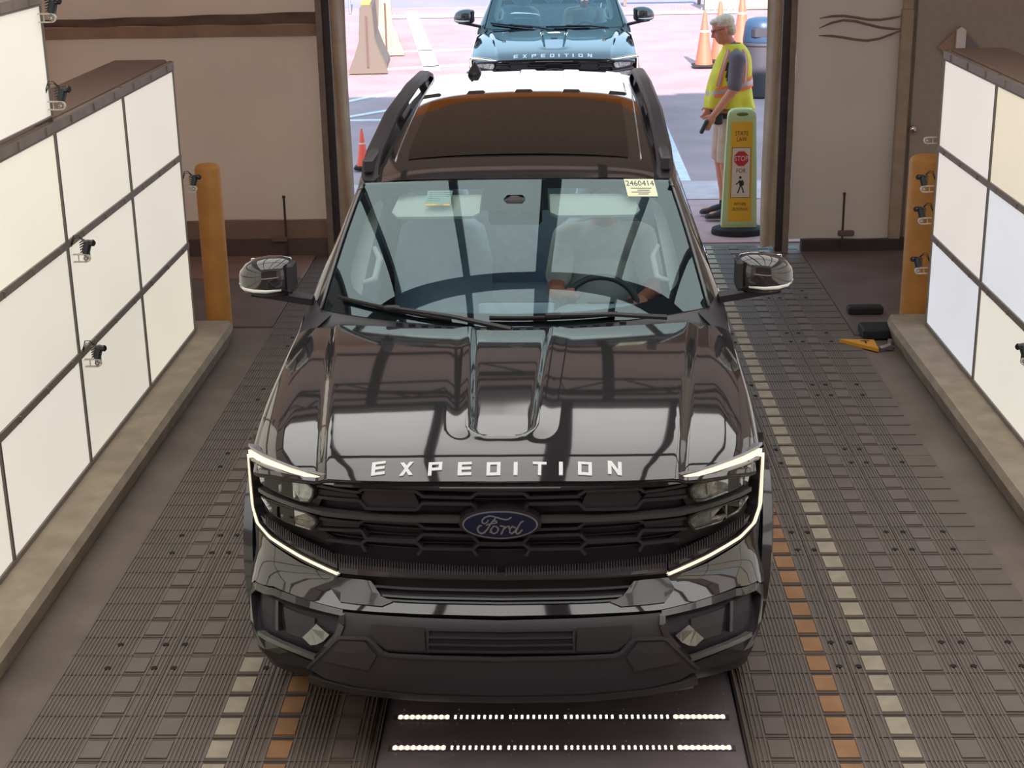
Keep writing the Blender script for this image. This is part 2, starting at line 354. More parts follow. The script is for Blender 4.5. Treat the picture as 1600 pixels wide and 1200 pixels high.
# ---------------------------------------------------------------- lit panel walls
def lightmat(nm, col, st):
    m = bpy.data.materials.new(nm); m.use_nodes = True; n = m.node_tree; p = n.nodes['Principled BSDF']; p.inputs['Base Color'].default_value = (.6, .58, .54, 1); p.inputs['Roughness'].default_value = .6
    t = n.nodes.new('ShaderNodeTexCoord'); z = n.nodes.new('ShaderNodeTexNoise'); z.inputs['Scale'].default_value = 1.6; z.inputs['Detail'].default_value = 2
    r = n.nodes.new('ShaderNodeMapRange'); r.inputs[3].default_value = .90; r.inputs[4].default_value = 1.07
    mu = n.nodes.new('ShaderNodeMath'); mu.operation = 'MULTIPLY'; mu.inputs[1].default_value = st
    n.links.new(t.outputs['Object'], z.inputs['Vector']); n.links.new(z.outputs['Fac'], r.inputs[0]); n.links.new(r.outputs[0], mu.inputs[0])
    p.inputs['Emission Color'].default_value = (*col, 1); n.links.new(mu.outputs[0], p.inputs['Emission Strength']); return m
LM = [lightmat('lit_diffuser_%s' % n, srgb(*c), SIDE) for n, c in (('warm', (250, 240, 216)), ('cream', (246, 238, 220)), ('pale', (246, 238, 222)), ('soft', (240, 232, 214)))]
LMR = [lightmat('lit_diffuser_%s' % n, srgb(*c), SIDE * 1.0) for n, c in (('rose', (250, 238, 232)), ('yellow', (246, 230, 200)), ('blue', (238, 240, 250)), ('ivory', (250, 244, 228)))]
framem = mat('panel_frame_metal', srgb(140, 128, 118), .5, metal=.2, noise=.12, nscale=12)
YC = [10.32, 9.06, 7.76, 6.5, 5.23, 3.96]
ROWS = [(.175, .755), (.795, 1.365), (1.405, 1.965)]
rown = ['bottom', 'middle', 'top']; coln = ['nearest the doorway', 'second from the doorway', 'third from the doorway', 'fourth from the doorway', 'fifth from the doorway', 'sixth from the doorway']
def panel(sx, y1, y0, z0, z1, m, label, group):
    X = 2.56 * sx; t = thing('light_panel', label, 'light panel', (X, (y0 + y1) / 2, z0), 0, group)
    h = z1 - z0; L = y1 - y0 - .022
    MB().box((sx * .005, 0, h / 2), (.012, L, h)).build('diffuser', m, t)
    mb = MB()
    for yy in (-L / 2 - .004, L / 2 + .004): mb.box((0, yy, h / 2), (.024, .008, h + .016))
    for zz in (-.004, h + .004): mb.box((0, 0, zz), (.024, L, .008))
    mb.build('edge_trim', mat('panel_edge', srgb(110, 104, 98), .4), t)
for sx, LMs, side in ((-1, LM, 'left'), (1, LMR, 'right')):
    for r, (z0, z1) in enumerate(ROWS):
        for c in range(len(YC)):
            y1 = YC[c]; y0 = YC[c + 1] if c + 1 < len(YC) else 2.7
            m = LMs[(r * 5 + c * 3 + (r * c) % 2) % 4]
            if sx > 0: m = LMs[{(2, 0): 0, (2, 1): 1, (1, 0): 0, (1, 1): 2, (0, 0): 2, (0, 1): 3}.get((r, c), (r + c) % 4)]
            panel(sx, y1, y0, z0, z1, m, '%s-row lit panel of the %s wall, column %s' % (rown[r], side, coln[c]), 'lit panels of the %s wall' % side)
    for c in (2, 3, 4, 5):
        y1 = YC[c] - .0; y0 = YC[c + 1] if c + 1 < len(YC) else 2.7
        panel(sx, y1, y0, 2.06, 2.60, LMs[c % 4], 'lit panel in the raised fourth row of the %s wall, column %s' % (side, coln[c]), 'lit panels of the %s wall' % side)
    fr = thing('panel_frame', 'taupe steel frame with bolted rails holding the %s wall of lit panels' % side, 'frame', (sx * 2.6, 6.5, .15))
    for z, y1, hh in ((.162, 10.33, .02), (.775, 10.33, .038), (1.385, 10.33, .038), (2.0, 10.33, .05), (2.635, 7.77, .05)):
        mb = MB(); L = y1 - 2.7; mb.box((sx * -.035, (y1 + 2.7) / 2 - 6.5, z - .15), (.035, L, hh))
        if z > .5:
            k = 0
            while y1 - .2 - k * .42 > 2.7: mb.box((sx * -.056, y1 - .2 - k * .42 - 6.5, z - .15), (.01, .012, hh * .8)); k += 1
        mb.build('rail', framem, fr)
    for y in YC: MB().box((sx * -.032, y - 6.5, .95 if y > 7.8 else 1.25), (.028, .014, 1.86 if y > 7.8 else 2.48)).build('post', mat('post_metal', srgb(118, 108, 100), .5, metal=.2), fr)
    MB().box((sx * .17, 9.05 - 6.5, 1.87), (.36, 2.56, .04), bev=.01).build('top_cover', mat('brown_cover', srgb(120, 98, 86), .7, noise=.1), fr)
    MB().box((sx * .2, -.1, .95), (.30, 7.7, 1.8)).build('back_casing', mat('brown_casing', srgb(120, 104, 94), .7), fr)
# overhead array of lit panels (seen in the paint and the glass)
OM = lightmat('lit_overhead_diffuser', (1.0, .99, .95), OVERHEAD)
ZO = 3.85
oy = [9.0, 7.75, 6.5, 5.25, 4.0, 2.75]; ox = [-3.0, -1.98, -.90, .10, 1.14, 2.12, 3.14]
first = None
for j in range(5):
    for i in range(6):
        if first is None:
            first = thing('overhead_light_panel', 'overhead lit panel, first row from the doorway, first column from the left', 'light panel', (0, 0, ZO), 0, 'overhead lit panels')
            MB().box((0, 0, .02), (1.0, 1.248, .02)).build('diffuser', OM, first)
            MB().box((0, 0, .06), (1.02, 1.248, .05)).build('housing', framem, first); o = first
        else: o = copy_tree(first)
        o['label'] = 'overhead lit panel, %s row from the doorway, %s column from the left' % (('first', 'second', 'third', 'fourth', 'fifth')[j], ('first', 'second', 'third', 'fourth', 'fifth', 'sixth')[i])
        o.location = ((ox[i] + ox[i + 1]) / 2, (oy[j] + oy[j + 1]) / 2, ZO)
mb = MB()
for i, x in enumerate(ox): mb.box((x, 5.9, ZO - .05), (  .20 if i == 3 else .085, 6.3, .06))
mb.box((.07, 9.05, ZO - .05), (6.3, .09, .10)); mb.box((.07, ARCH_Y, ZO - .06), (6.3, .17, .05)); mb.box((.07, 2.72, ZO - .05), (6.3, .08, .1))
fo = tag(mb.build('lighting_grid', dsteel), 'dark steel grid of bars under the overhead lit panels, mirrored in the windshield', 'frame')
# ================================================================ the big black SUV
PROF = [(.20, .16), (.26, .09), (.31, .05), (.38, .02), (.5, .03), (.58, .06), (.64, .13), (.70, .185), (.80, .20), (.93, .20), (1.05, .20), (1.10, .205), (1.17, .28)]
PLAN = [(0, 0), (.3, .012), (.5, .04), (.65, .08), (.75, .12), (.85, .18), (.93, .25), (.98, .34), (1.0, .42), (1.03, .75)]
def Qp(u): return pch(abs(u), PLAN)
def Ff(u, z): return pch(z, PROF) + Qp(u) * (.8 + .2 * sst(.35, .65, z))
def FR(u, z, off=0):
    e = .004; a = 1 if u >= 0 else -1
    fu = (Ff(u + e, z) - Ff(u - e, z)) / (2 * e) if abs(u) > e else 0; fz = (Ff(u, z + e) - Ff(u, z - e)) / (2 * e)
    n = Vector((fu, -1, fz)).normalized(); return Vector((u, Ff(u, z), z)) + n * off
def vfront(u): return .185 + Qp(u) * .98
def vback(u): return 1.39 + .20 * (abs(u) / .9) ** 2
HB = [(.12, 1.058), (.17, 1.088), (.20, 1.106), (.25, 1.132), (.32, 1.157), (.45, 1.188), (.65, 1.222), (.9, 1.256), (1.2, 1.288), (1.5, 1.312), (1.9, 1.33)]
def hood(u, v):
    fade = 1 - sst(.1, 1.3, v - Qp(u)); rel = v - Qp(u) * fade
    z = pch(rel, HB); a = abs(u)
    z -= .022 * (a / .7) ** 2 * (1 if a < .7 else 1); z -= .30 * max(0, a - .84) ** 1.8 * 3
    edge = .63 + .13 * (v - .2) / 1.25; z += .022 * (1 - sst(edge, edge + .045, a)) * sst(.0, .35, rel)
    # centre dome with its U shaped scoop
    w = .122 + .045 * (v - .42) / .85; d = a - w
    dx, dy = a - (w - .085), .485 - v; d = (sqrt(dx * dx + dy * dy) if dx > 0 and dy > 0 else max(dx, dy)) - .085
    inn = 1 - sst(-.026, .0, d); k = 1 - .75 * sst(.6, 1.25, v)
    z += (-.022 * inn * k + .010 * (1 - sst(.0, .09, d)) * (1 - inn)) * sst(.33, .43, v)
    return z
def HS(u, v, off=0):
    e = .01; zx = (hood(u + e, v) - hood(u - e, v)) / (2 * e); zy = (hood(u, v + e) - hood(u, v - e)) / (2 * e)
    n = Vector((-zx, -zy, 1)).normalized(); return Vector((u, v, hood(u, v))) + n * off
SW = [(.22, .93), (.35, .98), (.5, 1.012), (.62, 1.026), (.8, 1.034), (.95, 1.024), (1.05, 1.008), (1.12, .988), (1.2, .968), (1.27, .95)]
def sidex(z, v):
    x = pch(z, SW); x -= .028 * (1 - sst(.45, 1.0, v)); x -= .04 * sst(4.6, 5.3, v)
    for vc in (.97, 4.08):  # flared wheel arches
        d = sqrt((v - vc) ** 2 + (z - .4) ** 2); x += .022 * (1 - sst(.44, .62, d)) * (1 if z < .95 else 0)
    return x
WB = (.97, 4.08)
def zbot(v):
    z = .30
    for vc in WB:
        d = abs(v - vc)
        if d < .455: z = max(z, .38 + sqrt(.455 ** 2 - d * d))
    return z

# windshield surface
def WS(s, t, off=0):
    u = s * (.875 + (.725 - .875) * t); v = (1.465 + .28 * s * s) * (1 - t) + (2.15 + .10 * s * s) * t
    z = (1.312 + .006 * s * s) * (1 - t) + (1.829 - .03 * s * s) * t + .022 * sin(pi * t)
    if not off: return Vector((u, v, z))
    e = .01; a = WS(s + e, t) - WS(s - e, t); b = WS(s, t + e) - WS(s, t - e); n = a.cross(b).normalized(); n = n if n.y < 0 else -n
    return Vector((u, v, z)) + n * off
RC = [(2.15, 1.832), (2.4, 1.870), (2.9, 1.915), (3.6, 1.950), (4.3, 1.965), (4.8, 1.965), (5.15, 1.958), (5.28, 1.940)]
def roofw(v): return pch(v, [(2.15, .70), (2.6, .735), (3.4, .74), (5.28, .70)])
def roof(s, v): return pch(v, RC) - .028 * s * s - .03 * abs(s) ** 6
def RS(u, v, off=0): s = max(-1.05, min(1.05, u / roofw(v))); return Vector((u, v, roof(s, v) + off))

def make_car(label):
    car = thing('sport_utility_vehicle', label, 'vehicle', (-.218, 4.95, 0), -.0115)
    B = lambda mb, n, m=None, sm=True, p=car: mb.build(n, m, p, smooth=sm)
    # ---- inner dark cavity behind the grille
    mb = MB(); mb.grid(lambda a, b: FR(-.985 + 1.97 * a, .24 + .85 * b, -.055), 90, 40); B(mb, 'grille_backing', cavity)
    # ---- hood
    mb = MB()
    def hg(a, b): u = -.955 + 1.91 * a; v0, v1 = vfront(u), vback(u); bb = b ** 1.25; v = v0 + (v1 - v0) * bb; return Vector((u, v, hood(u, v)))
    mb.grid(hg, 190, 90)
    mb.grid(lambda a, b: (lambda u: Vector((u, vfront(u) + .0 + .03 * b, hood(u, vfront(u)) - .012 * min(1, b * 3) - .02 * b)))(-.955 + 1.91 * a), 100, 3)
    hd = B(mb, 'hood', paint, 60)
    # lettering on the hood edge
    G = {'E': [[(0, 0), (0, 1), (1, 1), (1, .8), (.28, .8), (.28, .6), (.95, .6), (.95, .4), (.28, .4), (.28, .2), (1, .2), (1, 0)]],
         'X': [[(0, 0), (.38, .5), (0, 1), (.3, 1), (.5, .72), (.7, 1), (1, 1), (.62, .5), (1, 0), (.7, 0), (.5, .28), (.3, 0)]],
         'P': [[(0, 0), (0, 1), (1, 1), (1, .35), (.26, .35), (.26, 0)][::1]],
         'D': [[(0, 0), (0, 1), (.85, 1), (1, .85), (1, .15), (.85, 0)]],
         'I': [[(.36, 0), (.36, 1), (.64, 1), (.64, 0)]],
         'T': [[(0, 1), (1, 1), (1, .8), (.62, .8), (.62, 0), (.38, 0), (.38, .8), (0, .8)]],
         'O': [[(.12, 0), (0, .15), (0, .85), (.12, 1), (.88, 1), (1, .85), (1, .15), (.88, 0)]],
         'N': [[(0, 0), (0, 1), (.28, 1), (.74, .38), (.74, 1), (1, 1), (1, 0), (.72, 0), (.26, .62), (.26, 0)]]}
    strokes = {'P': [[(0, 0), (.13, 0), (.26, 0)]]}
    lo = bpy.data.objects.new('hood_lettering', None); COL.objects.link(lo); lo.parent = car; cx = [-.445, -.341, -.235, -.127, -.022, .058, .145, .222, .309, .417]
    wl = .050
    for ch, c in zip('EXPEDITION', cx):
        V0 = .205 + Qp(c) * .98; H = .052
        f = lambda u, v, off=0: HS(u, v, off)
        mb = MB()
        def put(poly): patch(mb, [(c + (x - .5) * wl, V0 + y * H) for x, y in poly], f, .004, .008, None, False, .03)
        if ch in 'POD':
            top = 1; bot = .36 if ch == 'P' else 0
            put([(0, 0), (0, 1), (.25, 1), (.25, 0)]); put([(.25, 1), (1, 1), (1, .8), (.25, .8)]); put([(.25, bot + .2), (1, bot + .2), (1, bot), (.25, bot)]); put([(.75, .8), (1, .8), (1, bot + .2), (.75, bot + .2)])
        else:
            for poly in G[ch]: put(poly)
        mb.build('letter', letter, lo)
    # ---- bumper skin and painted lower bar
    mb = MB()
    corner = [(1.016, 1.075), (1.003, 1.075), (1.005, .87), (.969, .795), (.895, .762), (.763, .723), (.616, .695), (.519, .698), (.489, .697), (.442, .649), (.394, .641), (0, .641), (0, .615), (.367, .616), (.586, .613), (.740, .622), (.878, .628), (.966, .612), (1.008, .57), (1.016, .66)]
    patch(mb, corner, FR, .0, .05, step=.025); B(mb, 'front_bumper', paint, 40)
    for sg in (1, -1):
        mb = MB(); patch(mb, [(.616, .697), (.52, .699), (.489, .697), (.45, .655), (.40, .642), (.44, .628), (.60, .628), (.64, .66)], lambda u, z, off=0: FR(u * sg, z, off), .006, .03, None, False); B(mb, 'bumper_end_panel', paint_lo, 40)
    mb = MB(); patch(mb, [(.59, .61), (.37, .611), (0, .608), (0, .492), (.424, .489), (.484, .534), (.594, .530), (.62, .56)], FR, -.012, .03)
    pan = B(mb, 'lower_grille_panel', satin, 40)
    for sg in (1, -1):
        mb = MB(); patch(mb, [(.479, .582), (.281, .582), (.273, .500), (.424, .499), (.467, .527)], lambda u, z, off=0: FR(u * sg, z, off), -.004, .02, None, False); B(mb, 'plate_recess_cover', satin, 40)
    mb = MB(); patch(mb, [(.262, .578), (0, .578), (0, .500), (.262, .500)], FR, -.006, .012, cavity)
    for z in (.575, .551, .527, .504): bar(mb, [(.0, z), (.264, z)], .007, FR, .004, .02, satin)
    patch(mb, [(.270, .580), (.262, .580), (.262, .498), (.270, .498)], FR, .003, .02, satin); B(mb, 'lower_vent', None, False)
    # skid plate
    mb = MB(); patch(mb, [(.722, .398), (.606, .521), (.589, .528), (.488, .534), (.469, .522), (.436, .487), (.412, .479), (0, .477), (0, .318), (.182, .318), (.372, .324), (.514, .338), (.655, .365)], FR, .006, .05); sk = B(mb, 'skid_plate', skidm, 30)
    for sg in (1, -1):
        mb = MB(); patch(mb, [(.594, .518), (.498, .525), (.455, .478), (.486, .422), (.655, .437)], lambda u, z, off=0: FR(u * sg, z, off), .014, .02, None, False); mb.build('raised_facet', skidm, sk)
    bar2 = MB(); bar(bar2, [(.722, .398), (.606, .522), (.589, .530), (.488, .536), (.469, .524), (.436, .489), (.412, .481), (0, .479)], .010, FR, .012, .02); bar2.build('skid_plate_rim', mat('rim_satin', (.05, .048, .052), .3), sk)
    mb = MB(); bar(mb, [(0, .300), (.3, .304), (.55, .322), (.72, .350)], .034, FR, .012, .03); B(mb, 'chin_lip', mat('chin_satin', (.045, .042, .044), .3), 30)
    mb = MB(); mb.grid(lambda a, b: FR(-.72 + 1.44 * a, .245 + .05 * b, -.02), 60, 3); mb.grid(lambda a, b: (-.68 + 1.36 * a, .34 + 1.1 * b, .26), 4, 3); B(mb, 'under_tray', satin, 30)
    # ---- grille: upper gloss bar, mid bar, honeycomb, toothed band
    mb = MB(); patch(mb, [(.623, 1.088), (0, 1.094), (0, 1.058), (.407, 1.062), (.621, 1.053)], FR, -.01, .03); B(mb, 'upper_grille_bar', paint_lo, 40)
    mb = MB(); patch(mb, [(.22, 1.078), (0, 1.081), (0, 1.074), (.22, 1.072)], FR, -.004, .012); B(mb, 'bright_accent', silver, 40)
    gr = MB()
    L = dict(l1=[(.691, 1.045), (.60, 1.038), (.529, 1.036), (.511, 1.050), (.312, 1.054), (.282, 1.033), (.107, 1.031), (.085, 1.050), (0, 1.050)],
             l2=[(.69, .998), (.60, 1.000), (.523, 1.004), (.502, .974), (.310, .981), (.286, 1.007), (.103, 1.007), (.09, .99)], l2b=[(.523, 1.004), (.529, 1.036)][:0],
             l3=[(.69, .912), (.60, .912), (.528, .914), (.510, .925), (.310, .927), (.282, .907), (.110, .905)],
             l4=[(.694, .868), (.60, .876), (.524, .884), (.506, .852), (.315, .858), (.290, .882), (.106, .880), (.083, .852), (0, .851)],
             l5=[(.665, .828), (.527, .829), (.507, .847)], l5b=[(.507, .847), (.315, .850), (.293, .825), (.107, .826), (.083, .847), (0, .846)], l7=[(.293, .825), (.312, .80)], l8=[(.107, .826), (.09, .80)], l9=[(.527, .829), (.512, .80)])
    for k, p in L.items():
        if len(p) > 1: bar(gr, p, .011, FR, -.014, .03)
    for z in (1.018, .990, .895, .868, .84, .815): bar(gr, [(0, z), (.3, z), (.6, z + .003), (.68, z + .006)], .004, FR, -.04, .012)
    gp = B(gr, 'grille', grille_bar, False)
    cbm = mat('dark_mid_bar', (.07, .068, .072), .22, ior=1.6)
    for sg in (1, -1):
        F3 = lambda u, z, off=0, sg=sg: FR(u * sg, z, off)
        for q in ([(.501, .980), (.312, .986), (.300, 1.0), (.318, 1.044), (.505, 1.041), (.520, 1.015)], [(.69, 1.028), (.62, 1.026), (.54, 1.024), (.53, 1.012), (.60, 1.008), (.69, 1.006)], [(.68, .905), (.53, .905), (.535, .892), (.68, .88)]):
            mb = MB(); patch(mb, q, F3, -.024, .02, None, False); B(mb, 'grille_blank', satin, 30)
        mb = MB(); bar(mb, [(.94, .964), (.80, .953), (.658, .940), (.509, .943), (.30, .945), (.13, .945)], .017, F3, .0, .04, None, False); B(mb, 'centre_bar', cbm, 30)
    mb = MB(); patch(mb, [(.612, .752), (.420, .750), (.181, .745), (0, .742), (0, .714), (.301, .715), (.520, .713), (.615, .712)], FR, -.002, .04, paint_lo)
    patch(mb, [(.939, .858), (.868, .832), (.797, .806), (.618, .752), (.620, .718), (.747, .756), (.868, .800), (.925, .833)], FR, -.002, .04, paint_lo)
    tm = mat('toothed_trim', (.06, .057, .065), .25, ior=1.6)
    for i in range(60):
        u = .018 + i * .0102; zt = .755 + .02 * (u / .61) ** 1.5 + .010
        patch(mb, [(u - .0022, .733), (u - .001, zt), (u + .001, zt), (u + .0022, .733)], FR, .002, .008, tm, step=.2)
    for i in range(30):
        k = i / 30; u = .63 + .29 * k; zc = .768 + .090 * k
        patch(mb, [(u - .003, zc - .025), (u - .0012, zc + .016 ), (u + .0012, zc + .016), (u + .003, zc - .022)], FR, .002, .008, tm, step=.2)
    B(mb, 'toothed_band', None, False)
    # lower mesh grille bars
    mb = MB()
    for z in (.665, .685, .655): bar(mb, [(0, z), (.45 if z < .67 else .48, z)], .005, FR, -.03, .02)
    B(mb, 'lower_mesh_bar', grille_bar, False)
    # ---- emblem
    em = MB()
    def oval(rx, rz, off, dep, m, cz=.943): patch(em_mb, [(rx * cos(2 * pi * i / 48), cz + rz * sin(2 * pi * i / 48)) for i in range(48)], FR, off, dep, m, False, .2)
    em_mb = em; oval(.150, .062, .022, .06, paint_lo, .945); eo = B(em, 'emblem', None, 30)
    em_mb = MB(); oval(.137, .054, .026, .02, None); em_mb.build('emblem_ring', silver, eo)
    em_mb = MB(); oval(.131, .0495, .028, .02, None); em_mb.build('blue_oval', blue_oval, eo)
    sc = MB(); J = [([(945, 268), (905, 290), (860, 295), (780, 276), (690, 252), (630, 248), (570, 268), (530, 305), (530, 335), (560, 350), (595, 335), (620, 305)], 17),
                    ([(722, 282), (680, 320), (640, 370), (600, 425), (560, 465), (510, 482), (468, 455), (458, 415), (490, 375), (515, 378)], 20),
                    ([(590, 368), (640, 350), (690, 345), (745, 335), (740, 310), (710, 315)], 14),
                    ([(690, 380), (740, 385), (765, 415), (745, 460), (700, 480), (665, 465), (650, 430), (690, 385)], 17), ([(690, 380), (640, 465)], 12),
                    ([(790, 375), (850, 385), (800, 482)], 17), ([(835, 420), (880, 385), (915, 385), (910, 410)], 16),
                    ([(1000, 400), (960, 385), (925, 415), (920, 460), (950, 480), (1000, 450), (1020, 410)], 17), ([(1120, 320), (1085, 335), (1040, 400), (1010, 460), (1030, 485), (1060, 475), (1100, 435)], 19)]
    for pts, w in J:
        P = [((x - 785) / 550 * .137, .943 + (370 - y) / 180 * .054) for x, y in pts]
        bar(sc, P, w * .00027, FR, .0305, .006, None, False, .2)
        for q in P: patch(sc, [(q[0] + w * .000135 * cos(t * pi / 4), q[1] + w * .000135 * sin(t * pi / 4)) for t in range(8)], FR, .0305, .006, None, False, .3)
    sc.build('emblem_script', silver, eo)
    # ---- headlights
    for sg in (1, -1):
        F2 = lambda u, z, off=0, sg=sg: FR(u * sg, z, off)
        hl = MB(); patch(hl, [(.63, 1.085), (.75, 1.085), (.88, 1.085), (.95, 1.085), (.955, .87), (.92, .84), (.80, .822), (.66, .80), (.62, .83), (.69, .86), (.675, .90), (.705, .94), (.68, .99), (.69, 1.04)], F2, -.030, .02, lampbox, False)
        h = hl.build('headlight', None, car, smooth=30)
        t = MB(); bar(t, [(.978, 1.092), (.933, 1.098), (.845, 1.095), (.725, 1.086), (.622, 1.081)], .012, F2, .006, .04, None, False); t.build('light_strip', drl, h)
        t = MB(); bar(t, [(.982, 1.112), (.933, 1.117), (.845, 1.112), (.725, 1.101), (.615, 1.096), (.615, 1.066), (.725, 1.068), (.845, 1.078), (.933, 1.080), (.97, 1.07)], .008, F2, .004, .04, None, False); t.build('light_strip_bezel', silver, h)
        t = MB(); bar(t, [(.985, 1.07), (.984, .96), (.982, .87), (.955, .818), (.89, .788), (.757, .748), (.618, .7095)], .0085, F2, .008, .04, None, False); t.build('side_light_strip', drl, h)
        t = MB(); bar(t, [(.998, 1.07), (1.0, .96), (1.0, .87), (.965, .806), (.893, .777), (.757, .737), (.618, .698)], .007, F2, .006, .04, None, False); bar(t, [(.972, 1.07), (.968, .96), (.964, .875), (.940, .828), (.884, .798), (.757, .759), (.616, .719)], .006, F2, .006, .04, None, False); t.build('side_strip_bezel', paint_lo, h)
        for nm, poly in (('upper_lamp', [(.930, 1.066), (.874, 1.072), (.80, 1.066), (.727, 1.054), (.702, 1.034), (.706, 1.008), (.722, .985), (.753, .981), (.84, .992), (.918, 1.006)]), ('lower_lamp', [(.922, .938), (.82, .936), (.735, .930), (.702, .915), (.698, .897), (.719, .870), (.82, .879), (.885, .897)])):
            t = MB(); patch(t, poly, F2, -.012, .02, lampref, False); lp = t.build(nm, None, h)
            if nm == 'upper_lamp':
                t = MB(); patch(t, [(.80, 1.058), (.76, 1.055), (.765, .995), (.80, .998)], F2, -.004, .01, None, False); patch(t, [(.90, 1.06), (.85, 1.06), (.85, 1.01), (.90, 1.015)], F2, -.006, .01, None, False); t.build('lamp_module', mat('lamp_module', (.62, .64, .62), .3, metal=.5, noise=.4, nscale=120), lp)
            else: t = MB(); patch(t, [(.812, .925), (.782, .922), (.782, .888), (.812, .890)], F2, -.004, .01, None, False); t.build('lamp_module', mat('bright_lamp_square', (.95, .92, .85), .3), lp)
            t = MB(); c = [(sum(p[0] for p in poly) / len(poly)), (sum(p[1] for p in poly) / len(poly))]
            patch(t, [(c[0] + (a - c[0]) * 1.02, c[1] + (b - c[1]) * 1.05) for a, b in poly], F2, .004, .003, None, False); t.build('lens', lensm, lp)
            t = MB(); q = [(c[0] + (a - c[0]) * 1.04, c[1] + (b - c[1]) * 1.1) for a, b in poly]; bar(t, q + [q[0]], .007, F2, .0, .03, None, False); t.build('lamp_rim', mat('lamp_rim', (.05, .05, .055), .25, ior=1.6), lp)
        # air intake in the bumper corner
        ai = MB(); patch(ai, [(1.0, .565), (.966, .605), (.877, .621), (.739, .617), (.592, .607), (.589, .571), (.606, .533), (.714, .407), (.735, .396), (.854, .392), (.915, .405), (.96, .468), (.99, .53)], F2, -.035, .02, cavity, False)
        A = ai.build('air_intake', None, car)
        t = MB(); bar(t, [(.593, .604), (.592, .571), (.608, .533), (.716, .405)], .022, F2, -.004, .04, None, False); bar(t, [(.59, .606), (.739, .613), (.877, .616), (.966, .600), (.995, .56), (.97, .47), (.92, .41)], .018, F2, -.004, .05, None, False)
        patch(t, [(.955, .47), (.90, .455), (.80, .440), (.70, .420), (.735, .392), (.854, .388), (.915, .402)], F2, .0, .04, None, False); t.build('intake_surround', paint_lo, A)
        t = MB(); patch(t, [(.841, .589), (.707, .577), (.706, .534), (.752, .494), (.824, .499)], F2, -.024, .02, None, False); t.build('intake_blank', satin, A)
        t = MB(); bar(t, [(.862, .60), (.858, .50)], .012, F2, -.012, .03, None, False); t.build('intake_rib', paint_lo, A)
        t = MB(); patch(t, [(.748, .503), (.692, .560), (.640, .530), (.664, .503), (.692, .486), (.716, .480)], F2, -.008, .02, None, False); t.build('polished_facet', facetm, A)
        t = MB(); bar(t, [(.93, .468), (.80, .455), (.695, .438)], .016, F2, .006, .03, None, False); t.build('intake_strip', mat('strip_gloss', (.16, .165, .16), .2, metal=.5), A)
    # ---- body sides
    vs_ = sorted(set([.545, .56] + [round(.58 + i * .04, 3) for i in range(21)] + [1.42, 1.43, 1.44] + [1.5 + i * .1 for i in range(21)] + [3.6, 3.62, 3.63] + [round(3.65 + i * .04, 3) for i in range(22)] + [4.53, 4.54, 4.6, 4.7, 4.8, 4.9, 5.0, 5.1, 5.2, 5.27]))
    for sg in (1, -1):
        def sd(i, j):
            v = vs_[i]; zb = zbot(v); zs = .10
            if v < 1.62: ztop = hood(.955, max(v, vfront(.955))) if v > vfront(.955) else 1.1
            else: ztop = 1.29
            if v < 1.0: top = .955; 
            else: top = .955
            t = j / 24
            if t < .8: z = zb + (ztop - .07 - zb) * t / .8; x = sidex(z, v)
            else:
                k = (t - .8) / .2; z = ztop - .07 + .07 * sin(k * pi / 2); x0 = sidex(ztop - .07, v); x = x0 + (top - x0) * (1 - cos(k * pi / 2))
            if v < 1.1: x = min(x, pch(v, [(.54, .978), (.62, .997), (.8, 1.018), (.95, 1.035), (1.1, 1.07)]))
            return Vector((sg * x, v, z))
        mb = MB(); n = len(vs_) - 1
        V = [sd(i, j) for j in range(25) for i in range(n + 1)]
        mb.add(V, [(j * (n + 1) + i, j * (n + 1) + i + 1, (j + 1) * (n + 1) + i + 1, (j + 1) * (n + 1) + i) for j in range(24) for i in range(n)])
        mb.grid(lambda a, b: (lambda u: Vector((sg * u, Ff(u, 1.07) + .002, 1.06 + (max(hood(min(u, .955), max(.5, vfront(min(u, .955)))) - .004 - .8 * max(0, u - .955), 1.062) - 1.06) * b)))(.92 + .085 * a), 8, 3)
        B(mb, 'body_side', paint, 40)
        # wheel arch lips
        for vc in WB:
            mb = MB(); rg = []
            for i in range(33):
                t = pi * i / 32; r0 = .455; rr = []
                for (dr, dx) in ((0, -.05), (0, .012), (.012, .02), (.055, .016), (.06, -.02)):
                    vv = vc - (r0 + dr) * cos(t); z = .38 + (r0 + dr) * sin(t) if 0 < i < 32 else .34; rr.append((sg * (sidex(max(z, .3), vv) + dx), vv, z))
                rg.append(rr)
            mb.rings(rg); B(mb, 'wheel_arch_trim', paint_lo, 40)
            # wheel
            w = MB(); x0 = sg * .985; R = .415; pr = [(-.14, .24), (-.145, .36), (-.12, .40), (-.06, .415), (.06, .415), (.12, .40), (.145, .36), (.14, .24)]
            w.rings([[(x0 - sg * .13 + p, vc + r * cos(2 * pi * i / 40), .415 + r * sin(2 * pi * i / 40)) for i in range(40)] for p, r in pr], cap=False)
            wo = B(w, 'wheel', tyre, 40)
            w = MB(); w.cone((x0 - sg * .14, vc, .415), .245, (x0 - sg * .04, vc, .415), .255, 32, cap=False); w.cone((x0 - sg * .06, vc, .415), .24, (x0 - sg * .055, vc, .415), .24, 32, cavity)
            for k in range(6):
                r = Matrix.Rotation(k * pi / 3, 3, 'X')
                w.box(Vector((x0 - sg * .03, vc, .415)) + r @ Vector((0, 0, .13)), (.03, .07, .24), rimm, rot=r)
            w.cone((x0 - sg * .05, vc, .415), .06, (x0 - sg * .01, vc, .415), .05, 20, rimm); w.build('rim', rimm, wo, smooth=40)
        # running board, door handles
        MB().box((sg * .99, 2.53, .33), (.14, 2.15, .05), bev=.015).build('running_board', satin, car)
        for vd in (2.75, 3.72): MB().box((sg * 1.015, vd, 1.10), (.035, .2, .028), bev=.01).build('door_handle', chrome if sg else paint, car)
        mb = MB()
